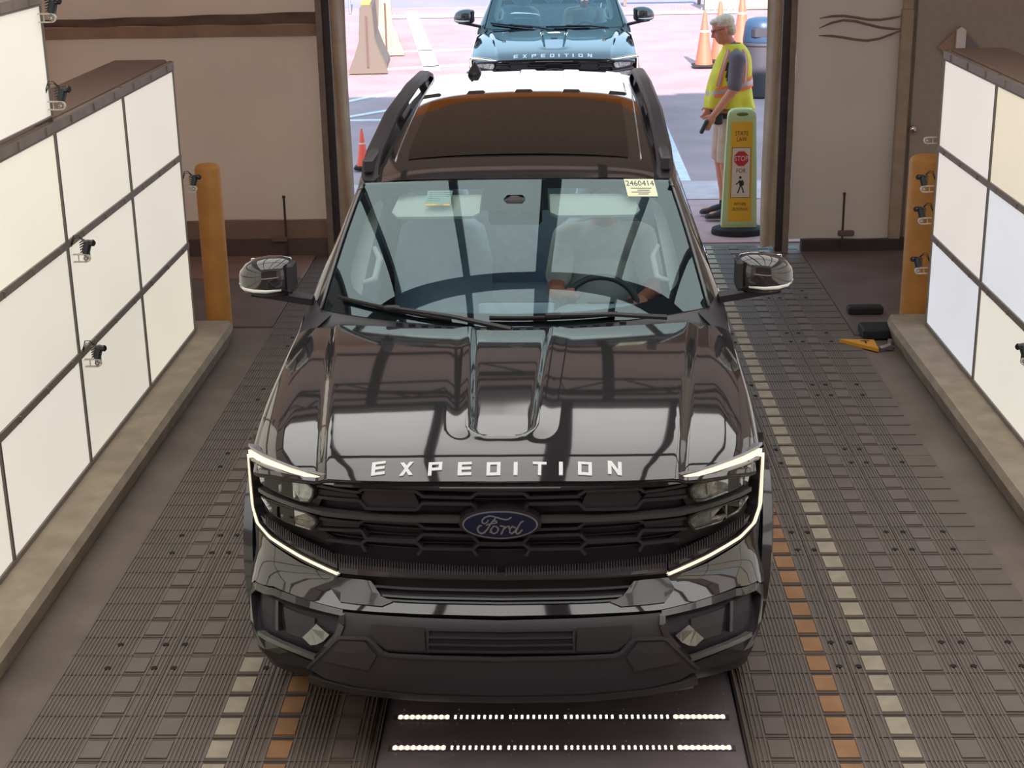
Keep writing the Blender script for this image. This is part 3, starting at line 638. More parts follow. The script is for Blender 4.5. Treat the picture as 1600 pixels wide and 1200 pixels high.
        for vd in (1.78, 2.86, 3.78): mb.tube([(sg * (sidex(z, vd) + .0005), vd, z) for z in (.42, .6, .8, 1.0, 1.15, 1.22)], .003, 4)
        B(mb, 'door_seam', rubber, False)
        # greenhouse: a pillar, glass, pillars
        def gx(v, z): k = (z - 1.28) / (1.83 - 1.28); top = roofw(max(v, 2.15)) + .015; return .955 + (top - .955) * (max(0, k) ** 1.15)
        def apil(a, b):
            s = sg * (1.0 + .085 * a); p = WS(sg, b); k = a
            q = Vector((sg * gx(p.y + .10, p.z), p.y + .11, p.z - .0)) ; q.x = sg * max(abs(q.x), abs(p.x) + .045 - .02 * b)
            return p.lerp(q, k) + Vector((0, -.0, .016 * sin(pi * k)))
        mb = MB(); mb.grid(apil, 5, 24); B(mb, 'windshield_pillar', paint, True)
        mb = MB(); mb.tube([WS(sg * 1.0, t / 12, .008) for t in range(13)], .007, 6); B(mb, 'pillar_trim', mat('pillar_trim_grey', (.16, .16, .165), .25, metal=.4), True)
        def sgl(a, b):
            z = 1.275 + (1.80 - 1.275) * b; v0 = 1.87 + .38 * b; v = v0 + (5.10 - .12 * b - v0) * a; return Vector((sg * (gx(v, z) - .008), v, z))
        mb = MB(); mb.grid(sgl, 30, 8); B(mb, 'side_window', sideglass, True)
        mb = MB()
        for vd in (2.92, 3.85, 5.0): mb.grid(lambda a, b, vd=vd: Vector((sg * (gx(vd, 1.275 + .55 * b) + .002), vd - .05 + .1 * a, 1.275 + .55 * b)), 2, 8)
        mb.grid(lambda a, b: Vector((sg * (gx(2.2 + 3.05 * a, 1.76) - .014 * 1 + (.012 - .03 * b * b)), 2.2 + 3.05 * a, 1.77 + (roof(1.0, 2.2 + 3.05 * a) + .004 - 1.77) * b)), 30, 5)
        B(mb, 'roof_pillar', paint, True)
        mb = MB(); q0 = vback(.93); pts = [Vector((sg * .88, q0 - .02, hood(.88, q0 - .02) - .004)), Vector((sg * .955, 1.56, hood(.955, 1.56) - .002)), Vector((sg * .957, 1.72, 1.285)), Vector((sg * .96, 1.95, 1.30)), apil(1, .06), apil(.5, .02), WS(sg * 1.0, .0), WS(sg * .94, .0, -.01)]
        cc = sum(pts, Vector()) / len(pts) + Vector((0, 0, .01)); mb.add(pts + [cc], [(i, (i + 1) % len(pts), len(pts)) for i in range(len(pts))]); B(mb, 'cowl_end_cap', satin, 40)
        # roof rail
        P = [(2.28, .700, .0), (2.40, .712, .035), (2.62, .715, .055), (3.4, .712, .075), (4.4, .70, .075), (5.0, .685, .07), (5.14, .68, .045), (5.2, .678, .0)]
        rg = []
        for v, u, h in P:
            zt = roof(min(1, u / roofw(v)), v) + h; wd = .040
            rg.append([(sg * (u - wd), v, zt - .028), (sg * (u - wd), v, zt - .004), (sg * (u - wd * .6), v, zt + .006), (sg * (u + wd * .6), v, zt + .006), (sg * (u + wd), v, zt - .006), (sg * (u + wd), v, zt - .028)])
        mb = MB(); mb.rings(rg)
        for v, ln in ((2.62, .62), (3.85, .4), (5.0, .3)): mb.box((sg * .712 if v < 4.5 else sg * .69, v, roof(.95, v) + .02), (.05, ln, .07), bev=.01)
        B(mb, 'roof_rail', satin, 30)
        # side mirror
        ms = MB(); rings = []
        for k, (x, zc, rz, ry, yc) in enumerate([(1.005, 1.455, .060, .035, 1.82), (1.02, 1.46, .082, .060, 1.82), (1.06, 1.462, .090, .075, 1.81), (1.12, 1.462, .092, .082, 1.80), (1.18, 1.458, .084, .080, 1.805), (1.225, 1.450, .066, .068, 1.82), (1.252, 1.442, .042, .045, 1.835), (1.26, 1.44, .02, .02, 1.845)]):
            rings.append([(sg * x, yc + ry * math.copysign(abs(cos(t)) ** .8, cos(t)), zc + rz * math.copysign(abs(sin(t)) ** .75, sin(t))) for t in [2 * pi * i / 24 for i in range(24)]])
        ms.rings(rings); mr = ms.build('side_mirror', paint, car, smooth=60)
        t = MB(); t.tube([(sg * 1.055, 1.748, 1.410), (sg * 1.12, 1.728, 1.408), (sg * 1.18, 1.735, 1.41), (sg * 1.225, 1.762, 1.414), (sg * 1.256, 1.82, 1.424)], [.006, .009, .010, .009, .006], 8); t.build('turn_signal', mat('turn_lens', (.85, .85, .80), .15, coat=1), mr, smooth=True)
        t = MB(); t.rings([[(sg * x, y + dy, z + dz) for dy, dz in ((-.04, -.02), (.04, -.02), (.045, .012), (-.045, .012))] for x, y, z in ((.93, 1.86, 1.335), (1.0, 1.84, 1.352), (1.10, 1.82, 1.376), (1.20, 1.815, 1.392))]); t.build('mirror_arm', satin, mr)
        t = MB(); t.box((sg * 1.012, 1.80, 1.462), (.03, .13, .14), bev=.03); t.build('mirror_inner_cap', satin, mr)
        t = MB(); t.box((sg * 1.12, 1.893, 1.46), (.19, .006, .13), bev=.02); t.build('mirror_glass', mat('mirror_glass', (.8, .8, .8), .02, metal=1), mr)
    # ---- cowl, wipers, windshield
    mb = MB(); mb.grid(lambda a, b: (lambda s: (lambda p, q: p.lerp(q, b) + Vector((0, 0, -.022 * sin(pi * b))))(Vector((s * .93, vback(s * .93) - .01, hood(s * .93, vback(s * .93)) - .006)), WS(s, .0, -.004)))(2 * a - 1), 50, 5); cw = B(mb, 'cowl', mat('cowl_plastic', (.05, .05, .055), .35), True)
    for i in range(22):
        s = -.70 + i * .066
        if abs(s) < .62: p = WS(s, .0); MB().box((p.x, p.y - .028, p.z - .003), (.030, .012, .014)).build('cowl_slot', cavity, cw)
    mb = MB(); mb.grid(lambda a, b: WS(2 * a - 1, b), 50, 24); ws = mb.build('windshield', glassm, car, smooth=True, fix=False)
    # black border printed on the glass
    def poly_ws(p, off=-.004): return WS(p[0], p[1], off)
    mb = MB(); outer = []; inner = []
    N = 120
    for i in range(N):
        t = 2 * pi * i / N; c, s_ = cos(t), sin(t); m = max(abs(c), abs(s_)); ox_, oy_ = c / m, s_ / m
        e = 5.5; d = (abs(c) ** e + abs(s_) ** e) ** (1 / e); ix, iy = c / d, s_ / d
        outer.append((ox_, .5 + .5 * oy_)); inner.append((ix * .905, .505 + iy * .425 + (-.0)))
    V = [WS(a, b, -.004) for a, b in outer] + [WS(a, b, -.004) for a, b in inner]
    mb.add(V, [(i, (i + 1) % N, N + (i + 1) % N, N + i) for i in range(N)]); 
    mb.grid(lambda a, b: WS(-.205 + (.41) * a, .76 + .2 * b - (.0), -.005), 10, 5)
    mb.grid(lambda a, b: WS(-.035 + .075 * a + (-.02 + .04 * a) * b * .0, .72 + .06 * b, -.005), 3, 2)
    B(mb, 'windshield_border', frit, True, ws)
    # inspection stickers
    stm = mat('sticker_paper', srgb(232, 236, 205), .7); ink = mat('sticker_ink', (.03, .03, .05), .7)
    def on_ws(s0, t0, w, h):
        A = WS(s0, t0, .002); ex = (WS(s0 + .02, t0, .002) - WS(s0 - .02, t0, .002)).normalized(); n = (WS(s0, t0, .01) - WS(s0, t0, .0)).normalized()
        ey = n.cross(ex).normalized(); ey = ey if ey.z > 0 else -ey; return lambda x, y, o=0: A + ex * x + ey * y + n * o
    f = on_ws(.795, .925, .15, .095); mb = MB(); mb.prism([(-.073, -.055), (.073, -.055), (.073, .055), (-.073, .055)], lambda a, b, h: f(a, b, h - .001), .0015); st = mb.build('paper_sticker', stm, car)
    vsx, fsx = text_geo('2460414', .046); m2 = MB(); m2.add([f(v.x * .86, v.y + .026, .0012) for v in vsx], fsx)
    for k, (w, y) in enumerate(((.10, -.006), (.06, -.018), (.09, -.030), (.05, -.042))): m2.box((0, 0, 0), (0, 0, 0)) if 0 else m2.add([f(-.05 + (k % 2) * .03 + a * w, y + b * .0035, .0012) for a, b in ((0, 0), (1, 0), (1, 1), (0, 1))], [(0, 1, 2, 3)])
    m2.build('sticker_print', ink, st)
    f2 = on_ws(-.475, .86, .1, .08); mb = MB(); mb.add([f2(a, b, -.003) for a, b in ((-.06, -.05), (.06, -.05), (.06, .045), (-.06, .045))], [(0, 1, 2, 3)]); s2 = mb.build('window_sheet', mat('pale_sheet', srgb(190, 205, 190), .8), car)
    m2 = MB(); 
    for k in range(5): m2.add([f2(-.05 + a * (.10 if k < 3 else .06), .03 - k * .013 + b * .002, -.0022) for a, b in ((0, 0), (1, 0), (1, 1), (0, 1))], [(0, 1, 2, 3)])
    m2.build('sheet_print', ink, s2); m2 = MB(); m2.add([f2(a, b, -.0022) for a, b in ((-.06, -.05), (.06, -.05), (.06, -.042), (-.06, -.042))], [(0, 1, 2, 3)]); m2.build('sheet_yellow_edge', mat('yellow_edge', srgb(230, 190, 90), .7), s2)
    # wipers
    def wiper(sa, ta, sb, tb, sp, tp, nm='wiper'):
        t = MB(); n = 10; t.tube([WS(sa + (sb - sa) * i / n, ta + (tb - ta) * i / n, .026) for i in range(n + 1)], .009, 6); t.tube([WS(sa + (sb - sa) * i / n, ta + (tb - ta) * i / n, .012) for i in range(n + 1)], .005, 4)
        w = B(t, nm, rubber, True); t = MB(); mid = WS((sa + sb) / 2, (ta + tb) / 2, .04); piv = WS(sp, tp, .03)
        t.tube([mid, mid.lerp(piv, .5) + Vector((0, -.008, .012)), piv], [.008, .011, .014], 6); t.box(mid, (.07, .022, .022), bev=.006); t.build('wiper_arm', satin, w, smooth=30); return w
    wiper(-.905, .085, -.30, .018, .0, -.035)
    wiper(-.11, .035, .52, .03, .76, -.035)
    # ---- roof
    mb = MB(); mb.grid(lambda a, b: (lambda v, s: Vector((s * roofw(v), v, roof(s, v))))(2.15 + .10 * (2 * a - 1) ** 2 * (1 - b) + (5.28 - 2.15) * b, 2 * a - 1), 60, 90)
    B(mb, 'roof', paint, True)
    mb = MB(); mb.grid(lambda a, b: (lambda u, v: RS(u * (1 - .15 * max(0, .1 - b)), v, .004 + .003 * sin(pi * a)))(-.545 + 1.09 * a, 2.50 + 1.42 * b), 30, 30); B(mb, 'roof_glass', mat('dark_roof_glass', (.01, .01, .012), .03, ior=1.6, coat=.5), True)
    for u in (-.56, -.30, -.02, .26, .53):
        mb = MB(); mb.rings([[RS(u - .055, v, .0), RS(u - .043, v, h), RS(u + .043, v, h), RS(u + .055, v, .0)] for v, h in ((4.10, .0), (4.16, .011), (4.6, .013), (5.12, .012), (5.16, .0))]); mb.build('roof_rib', paint, car) if abs(u) < .5 else mb.build('roof_rib', paint, car)
    mb = MB()
    for sg in (1, -1): mb.tube([RS(sg * (.60 + .01 * (v - 2.5)), v, .001) for v in [2.5 + .15 * i for i in range(18)]], .005, 4)
    B(mb, 'roof_seam', mat('seam_trim', (.3, .3, .31), .2, metal=.6), True)
    mb = MB(); P0 = RS(-.36, 5.02, .0)
    mb.rings([[P0 + Vector((w * cos(t), l * sin(t) + o, h)) for t in [2 * pi * i / 16 for i in range(16)]] for h, w, l, o in ((0, .045, .085, 0), (.02, .042, .08, .005), (.045, .028, .06, .012), (.065, .012, .03, .022), (.078, .004, .012, .03))]); B(mb, 'antenna_fin', satin, True)
    # ---- rear
    mb = MB(); mb.grid(lambda a, b: (lambda s, z: Vector((s * (sidex(z, 5.2) - .01 if z < 1.28 else .955 - .26 * (z - 1.28) / .58), 5.27 - .05 * s * s - (.12 * sst(1.2, 1.9, z)) + .05 * (1 - sst(.3, .6, z)), z)))(2 * a - 1, .32 + 1.53 * b), 30, 30); B(mb, 'tailgate', paint, True)
    mb = MB(); mb.grid(lambda a, b: (lambda s, z: Vector((s * (.9 - .26 * (z - 1.28) / .58) * .93, 5.285 - .05 * s * s - (.12 * sst(1.2, 1.9, z)), z)))(2 * a - 1, 1.32 + .40 * b), 20, 8); B(mb, 'rear_window', sideglass, True)
    for sg in (1, -1): MB().box((sg * .90, 5.25, 1.05), (.10, .06, .34), bev=.02).build('tail_light', mat('red_lens', (.4, .02, .02), .15, coat=1), car)
    mb = MB(); mb.box((0, 5.24, 1.885), (1.25, .16, .03), bev=.012); B(mb, 'rear_spoiler', paint, True)
    # ---- interior
    MB().box((0, 3.1, 1.885), (.16, .10, .02), bev=.008).build('added_cabin_lamp', mat('added_cabin_glow', (1, .98, .92), .4, emit=20), car)  # glowing block added under the headliner to brighten the cabin
    mb = MB(); mb.box((0, 3.2, .36), (1.84, 3.9, .06)); B(mb, 'cabin_floor', dashm, False)
    mb = MB(); mb.grid(lambda a, b: (-.84 + 1.68 * a, 1.60 + .40 * b - .0 + .2 * (2 * a - 1) ** 2 * (1 - b), 1.285 - .03 * b - .10 * b * b + .02 * sin(a * pi * 2) ** 2), 24, 8)
    mb.grid(lambda a, b: (-.84 + 1.68 * a, 2.0 + .05 * b, 1.15 - .5 * b), 10, 3); mb.box((.40, 1.98, 1.21), (.46, .16, .10), bev=.04); mb.box((0, 2.02, 1.18), (.36, .03, .18), bev=.01); B(mb, 'dashboard', dashm, 50)
    mb = MB(); c = Vector((.40, 2.22, 1.16)); ax = Vector((0, -.92, .40)).normalized(); a1 = Vector((1, 0, 0)); b1 = ax.cross(a1)
    mb.tube([c + a1 * .185 * cos(2 * pi * i / 36) + b1 * .175 * sin(2 * pi * i / 36) for i in range(37)], .016, 8); mb.box(c, (.15, .04, .10), bev=.015); mb.box(c, (.36, .02, .035)); mb.tube([c, c + Vector((0, -.25, -.05))], .03, 8); B(mb, 'steering_wheel', mat('wheel_leather', (.06, .07, .08), .5), 50)
    for x in (.42, -.42):
        mb = MB(); mb.box((x, 2.62, .78), (.52, .52, .16), bev=.06); mb.rings([[(x + w * cos(t), yy + .07 * sin(t), z) for t in [2 * pi * i / 20 for i in range(20)]] for z, w, yy in ((.78, .22, 2.86), (.95, .26, 2.88), (1.25, .26, 2.96), (1.42, .22, 3.0), (1.47, .15, 3.01))]); mb.ell((x, 3.02, 1.58), (.14, .055, .10)); mb.box((x, 2.7, .5), (.4, .4, .4)); B(mb, 'front_seat', seatm, 50)
    mb = MB(); mb.box((0, 3.75, .78), (1.5, .5, .16), bev=.05); mb.box((0, 4.02, 1.12), (1.5, .14, .62), bev=.05)
    for x in (-.45, 0, .45): mb.box((x, 4.05, 1.5), (.26, .09, .15), bev=.04)
    B(mb, 'rear_seat', seatm, 50)
    mb = MB(); mb.box((0, 4.9, .9), (1.5, .1, .9), bev=.05); B(mb, 'cargo_trim', seatm, 50)
    mb = MB(); mb.grid(lambda a, b: (lambda s, v: Vector((s * (roofw(v) - .03), v, roof(s, v) - .035)))(2 * a - 1, 2.24 + 2.9 * b), 16, 16); B(mb, 'headliner', creamm, True)
    for sg in (1, -1):
        mb = MB(); F5 = lambda s_, t_, off=0, sg=sg: WS(s_ * sg, t_, off)
        patch(mb, [(.22, .935), (.22, .79), (.26, .765), (.74, .755), (.78, .79), (.76, .935)], F5, -.045, .018, None, False, .08); B(mb, 'sun_visor', creamm, 40)
    for sg in (1, -1):
        mb = MB(); mb.grid(lambda a, b: WS(sg * (.99 - .09 * a * (1 - b * .3)), b, -.045 - .10 * a), 4, 16); B(mb, 'pillar_cover', creamm, True)
        mb = MB(); P1 = [WS(sg * .90, .30, -.12), WS(sg * .85, .36, -.15), WS(sg * .85, .52, -.15), WS(sg * .885, .58, -.12)]; mb.tube(P1, [.010, .016, .016, .010], 8); B(mb, 'grab_handle', creamm, True)
        mb = MB(); mb.grid(lambda a, b: Vector((sg * (.90 - .02 * b), 2.0 + 2.9 * a, .55 + .72 * b)), 6, 4); B(mb, 'door_lining', seatm, False)
    mb = MB(); p = WS(0, .80, -.03); mb.box(p + Vector((0, .05, -.045)), (.25, .03, .075), bev=.012); mb.tube([p, p + Vector((0, .04, -.02))], .012, 6); mb.box(p + Vector((0, .02, .02)), (.11, .06, .08), bev=.02); B(mb, 'rear_view_mirror', satin, 50)
    return car
car = make_car('glossy black full-size SUV in the middle of the inspection lane, paper sticker on its windshield')
car2 = copy_tree(car)
car2['label'] = 'second black SUV waiting in the sun outside beyond the doorway'; car2.location = (-.02, 17.93, 0); car2.rotation_euler.z = 0
for ch in list(car2.children):
    if ch.name.split('.')[0] in ('paper_sticker', 'window_sheet'):
        for g_ in list(ch.children): bpy.data.objects.remove(g_)
        bpy.data.objects.remove(ch)
# ================================================================ ribbed floor track
trackm = mat('track_plastic', srgb(108, 98, 92), .62, noise=.14, nscale=4, bump=.08, bscale=120)
ribm = mat('track_rib', srgb(117, 107, 101), .6, noise=.12, nscale=6)
padm = mat('track_pad', srgb(112, 102, 98), .5, noise=.10, nscale=7)
slotm = mat('track_slot', srgb(76, 68, 66), .7); seamm = mat('track_cross_seam', srgb(96, 87, 82), .7)
whitep = mat('white_painted_pad', srgb(166, 156, 138), .75, noise=.14, nscale=14)
orangep = mat('orange_painted_pad', srgb(158, 118, 84), .7, noise=.16, nscale=10)
holem = mat('bolt_hole_dark', (.012, .011, .011), .8)
def plate(x0, x1, pads, Lr, plain=None, holes=()):
    mb = MB(); w = x1 - x0; mb.box((0, Lr / 2, -.006), (w - .004, Lr - .005, .034), trackm)
    TOP = .011
    pc = [p[0] - (x0 + x1) / 2 for p in pads]; x = -w / 2 + .014
    while x < w / 2 - .01:
        near = min([abs(x - q) for q in pc] + [9])
        if near > .062 and not (plain and plain[0] < x + (x0 + x1) / 2 < plain[1]):
            mb.box((x, Lr / 2, TOP + .002), (.006, Lr - .01, .005), ribm)
        x += .0165
    n = int(Lr / .1664)
    for (px, m), q in zip(pads, pc):
        for sx in (-.05, .05): mb.box((q + sx, Lr / 2, TOP + .0015), (.008, Lr - .012, .004), ribm)
        for k in range(n):
            yc = (k + .5) * Lr / n if Lr > 1 else (k + .5) * .1664
            mb.box((q, yc, TOP + .003), (.084, .122, .006), m); mb.box((q, yc + .083, TOP + .0005), (.08, .022, .002), slotm if m in (whitep, orangep) else seamm)
    for k in range(1, n): mb.box((0, k * Lr / n, TOP + .003), (w - .03, .0022, .004), seamm)
    for hx in holes:
        for hy in (.10, Lr - .11):
            if Lr > 1: mb.cone((hx - (x0 + x1) / 2, hy, TOP + .002), .014, (hx - (x0 + x1) / 2, hy, TOP + .0058), .014, 12, holem)
    return mb
rowsY = [7.05 + 1.165 * k for k in range(-3, 6)]
lanes = [(.735, 1.208, [(.835, padm), (1.085, orangep)], None, (1.17,), 'ribbed floor track with a row of orange pads, directly right of the SUV'),
         (1.208, 1.678, [(1.317, whitep), (1.55, padm)], None, (1.25, 1.645), 'ribbed floor track with a row of white pads right of the SUV'),
         (1.678, 2.12, [(1.805, padm)], (1.97, 2.2), (1.73, 1.93), 'outermost ribbed floor track on the right, dusty smooth outer edge'),
         (-1.208, -.735, [(-.835, padm), (-1.085, None)], None, (-1.17,), 'ribbed floor track with orange pads at its front end, left of the SUV'),
         (-1.678, -1.208, [(-1.317, None), (-1.55, padm)], None, (-1.25, -1.645), 'ribbed floor track with white pads at its front end, left of the SUV'),
         (-2.12, -1.678, [(-1.805, padm)], None, (-1.73, -1.93), 'outermost ribbed floor track on the left, all ribs and grey pads')]
for x0, x1, pads, plain, holes, lab in lanes:
    t = thing('ribbed_floor_track', lab, 'floor track', ((x0 + x1) / 2, 3.555, -.012), 0, 'ribbed floor tracks either side of the SUV')
    cache = {}
    for r, y in enumerate(rowsY):
        Lr = 1.165 if r < 8 else .50; painted = y < 5.8
        key = (Lr, painted)
        if key not in cache:
            P = [(p, m if m else ((orangep if abs(p) < 1.2 else whitep) if painted else padm)) for p, m in pads]
            o = plate(x0, x1, P, Lr, plain, holes).build('track_plate', None, t); cache[key] = o
        else: o = cache[key].copy(); COL.objects.link(o); o.parent = t
        o.location = (0, y - 3.555, 0)
# light bed between the tracks
bedm = mat('dark_bed_plate', srgb(118, 108, 114), .42, metal=.0, noise=.12, nscale=6, ior=1.6)
ledm = mat('led_white', (1.0, .97, .90), .3, emit=3.0); ledw = mat('led_warm', (1.0, .90, .74), .3, emit=4.0); ledstrip = mat('led_channel', srgb(104, 98, 96), .25, metal=.3)
bed = thing('undercarriage_light_bed', 'dark metal floor bed with two glowing LED strips in front of the SUV', 'light bed', (0, 5.0, -.008))
MB().box((0, .9, -.01), (1.40, 4.7, .04), bev=.004).build('bed_plate', bedm, bed)
for sx in (-1, 1):
    MB().box((sx * .71, .9, .0), (.014, 4.7, .05), bev=.004).build('side_rail', mat('rail_steel', srgb(110, 105, 104), .3, metal=.7), bed)
for y in (.363, .138):
    st = MB().box((0, y, .0125), (1.33, .034, .006)).build('led_strip', ledstrip, bed)
    for s in range(6):
        mb = MB(); m = ledw if s in (0, 5) else ledm; r = .0062 if s in (0, 5) else .0048
        if s in (0, 5): mb.box((-.653 + .2185 * s + .107, y, .0158), (.205, .024, .0012), mat('lit_channel', (1.0, .82, .60), .3, emit=.6))
        for k in range(9):
            for dy in (-.0075, .0075): mb.cone((-.653 + .2185 * s + .015 + k * .0232, y + dy, .0155), r, (-.653 + .2185 * s + .015 + k * .0232, y + dy, .0182), r, 8, m)
        mb.build('led_segment', None, st)
sc0 = None
for y in (.43, .40, .325, .195, .098, .55):
    for x in (-.63, -.41, -.19, .03, .25, .47, .66):
        if sc0 is None: sc0 = MB().cone((0, 0, .0092), .004, (0, 0, .0125), .003, 8).build('screw', silver, bed); o = sc0
        else: o = sc0.copy(); COL.objects.link(o); o.parent = bed
        o.location = (x, y, 0)

# ================================================================ props
yel = mat('bollard_yellow', srgb(204, 144, 74), .55, noise=.12, nscale=5)
def bollard(x, y, r, h, lab):
    mb = MB(); n = 28; prof = [(r, 0), (r, h - r * .35), (r * .92, h - r * .15), (r * .7, h - .02 * r), (r * .3, h)]
    mb.rings([[(rr * cos(2 * pi * i / n), rr * sin(2 * pi * i / n), z) for i in range(n)] for rr, z in prof])
    tag(mb.build('bollard', yel, smooth=50, loc=(x, y, 0)), lab, 'bollard', 'yellow bollards')
bollard(-2.50, 10.86, .092, 1.24, 'yellow steel bollard at the end of the left wall of lit panels')
bollard(2.62, 10.86, .125, 1.24, 'yellow steel bollard at the end of the right wall of lit panels')
brk = mat('bracket_white_edge', srgb(206, 196, 184), .5); camb = mat('camera_black', (.03, .035, .04), .4)
def insp_cam(x, y, z, sg, body, lab, s=1.0):
    t = thing('inspection_camera', lab, 'camera', (x, y, z), 0, 'small cameras on the lit panel walls')
    mb = MB(); L = .082 * s; h = .020 * s
    for dz in (-h, h): mb.box((sg * L * .4, 0, dz), (L * .85, .02, .005))
    n = 14
    for i in range(n):
        a0, a1 = -pi / 2 + pi * i / n, -pi / 2 + pi * (i + 1) / n
        p = lambda a, r: (sg * (L * .8 + r * cos(a)), r * sin(a)); A, Bq, Cq, D = p(a0, h - .0025), p(a1, h - .0025), p(a1, h + .0025), p(a0, h + .0025)
        mb.add([(q[0], yy, q[1]) for yy in (-.01, .01) for q in (A, Bq, Cq, D)], [(0, 1, 2, 3), (7, 6, 5, 4), (0, 4, 5, 1), (1, 5, 6, 2), (2, 6, 7, 3), (3, 7, 4, 0)])
    mb.cone((sg * L * .8, -.006, 0), .014 * s, (sg * L * .8, .006, 0), .014 * s, 14); mb.box((sg * L * .3, .004, 0), (.004, .006, h * 2))
    mb.build('mounting_bracket', brk, t)
    for k in range(6):
        a = k * pi / 3; 
    mb = MB()
    for k in range(6): a = k * pi / 3 + .3; mb.cone((sg * L * .8 + .0095 * s * cos(a), -.0085, .0095 * s * sin(a)), .0032 * s, (sg * L * .8 + .0095 * s * cos(a), -.0062, .0095 * s * sin(a)), .0032 * s, 8)
    mb.build('bracket_hole', camb, t)
    if body:
        r = Matrix.Rotation(radians(18 * sg), 3, 'Y'); c = Vector((sg * L * .85, .02, .055 * s)); mb = MB()
        mb.box(c, (.034 * s, .05, .072 * s), rot=r, bev=.006)
        for k in range(5): mb.box(c + Vector((-sg * .022 * s, 0, -.02 * s + k * .013 * s)), (.022 * s, .044, .005 * s), rot=Matrix.Rotation(radians(-25 * sg), 3, 'Y'))
        mb.box(c + Vector((sg * -.004, 0, -.045 * s)), (.026 * s, .03, .03 * s))
        bd = mb.build('camera_body', camb, t); mb = MB(); q = c + Vector((sg * .006, -.0, .022 * s)); mb.cone(q, .017 * s, q + Vector((sg * .034, -.02, .004)), .017 * s, 18); mb.cone(q + Vector((sg * .034, -.02, .004)), .018 * s, q + Vector((sg * .04, -.0235, .005)), .013 * s, 18); mb.build('camera_lens', mat('lens_black', (.012, .014, .018), .12, ior=1.6), bd, smooth=40)
        mb = MB(); mb.tube([c + Vector((-sg * .01, .01, .03 * s)), c + Vector((-sg * .04, .0, .062 * s)), c + Vector((-sg * .065, .0, .062 * s)), Vector((-sg * .01, .01, .07 * s))], .003, 6); mb.tube([c + Vector((-sg * .01, .01, .02 * s)), c + Vector((-sg * .035, .0, .05 * s)), c + Vector((-sg * .06, .0, .05 * s)), Vector((-sg * .01, .01, .06 * s))], .0025, 6); mb.build('cable', camb, t, smooth=True)
for a in ((-2.55, 7.70, 2.545, 1, 1, 'small black camera highest on the left wall, beside the raised panel'), (-2.55, 7.70, 2.115, 1, 1, 'small black camera at the lower corner of the raised left panel'), (-2.555, 10.36, 1.16, 1, 1, 'small black camera in front of the left bollard'),
          (-2.53, 7.77, 1.31, 1, 1, 'black camera between the top and middle rows of left panels'), (-2.53, 7.77, .735, 1, 1, 'black camera between the middle and bottom rows of left panels'),
          (2.55, 10.36, 1.43, -1, 0, 'white edged bracket highest on the right wall end, without a camera'), (2.55, 10.36, 1.10, -1, 1, 'small camera on the right wall end, topmost in front of the bollard'), (2.55, 10.36, .88, -1, 1, 'small camera on the right wall end, middle of those over the bollard'),
          (2.55, 10.36, .53, -1, 1, 'small camera on the right wall end, lowest over the bollard'), (2.53, 7.80, .69, -1, 1, 'black camera at the right picture edge between panel rows')): insp_cam(*a)
def drop_bolt(x, z0, z1, bx, lab):
    t = thing('drop_bolt', lab, 'bolt', (x, 13.10, 0), 0, 'drop bolts on the tent end walls')
    MB().cone((0, 0, z0), .010, (0, 0, z1), .010, 10).cone((0, 0, z1), .014, (0, 0, z1 + .02), .014, 10).build('rod', mat('rusty_rod', srgb(74, 60, 56), .6), t)
    MB().box((bx, .0, .165), (.14, .035, .05), bev=.008).build('bracket', mat('bolt_bracket', srgb(112, 92, 84), .6), t)
    MB().cone((0, 0, z0 - .0), .015, (0, 0, z0 + .03), .015, 10).build('foot', dsteel, t)
drop_bolt(-2.37, .02, .53, -.06, 'thin dark drop bolt at the foot of the left tent wall'); drop_bolt(2.47, .04, .50, .03, 'thin dark drop bolt at the foot of the right tent wall')
# marker and diamond placard on the door side
tag(MB().prism([(-.17, 0), (0, -.17), (0, .17)], lambda a, b, h: (a, h, b), .006, mat('placard_tan', srgb(170, 140, 122), .6)).prism([(.17, 0), (0, .17), (0, -.17)], lambda a, b, h: (a, h, b), .006, mat('placard_grey', srgb(132, 126, 132), .6)).build('diamond_placard', None, loc=(3.37, 13.165, 1.73)), 'tan and grey diamond placard on the grey door above the right panels', 'placard')
tag(MB().prism([(-.038, -.11), (.038, -.11), (.038, .08), (0, .105), (-.038, .08)], lambda a, b, h: (a, h, b), .03).build('white_marker', mat('white_marker_paint', srgb(232, 222, 224), .6), loc=(3.375, 13.128, 1.79)), 'white pointed marker post in front of the diamond placard', 'marker')
# floor wedge, bolts and rubber blocks by the right track
w = thing('corner_wedge', 'yellow triangular wedge plate with a black arrow at the right track edge', 'wedge', (2.12, 10.3, 0))
MB().prism([(-.14, .12), (.10, .10), (.09, -.12)], lambda a, b, h: (a, b, h), .024).build('wedge_plate', mat('wedge_yellow', srgb(222, 160, 60), .5), w)
MB().prism([(.0, .075), (.06, .075), (.06, .06), (.036, .06), (.036, .01), (.024, .01), (.024, .06), (.0, .06)], lambda a, b, h: (a, b, .0245 + h), .001).build('arrow_mark', holem, w)
t = thing('anchor_bolt', 'shiny anchor bolt and pin beside the yellow wedge', 'bolt', (2.30, 10.25, 0))
MB().cone((0, 0, .0), .03, (0, 0, .02), .03, 16).cone((0, 0, .02), .016, (0, 0, .07), .016, 6).build('bolt', silver, t); MB().cone((-.08, -.05, .02), .018, (0, -.02, .03), .018, 12).build('pin', silver, t)
tag(MB().box((2.30, 11.15, .03), (.26, .10, .06), bev=.01).build('rubber_block', rubber), 'black rubber block on the floor beside the right track, farther of two', 'block')
tag(MB().box((2.29, 10.58, .035), (.26, .22, .07), bev=.01).build('rubber_block', rubber), 'black rubber block between the yellow wedge and the right curb', 'block')

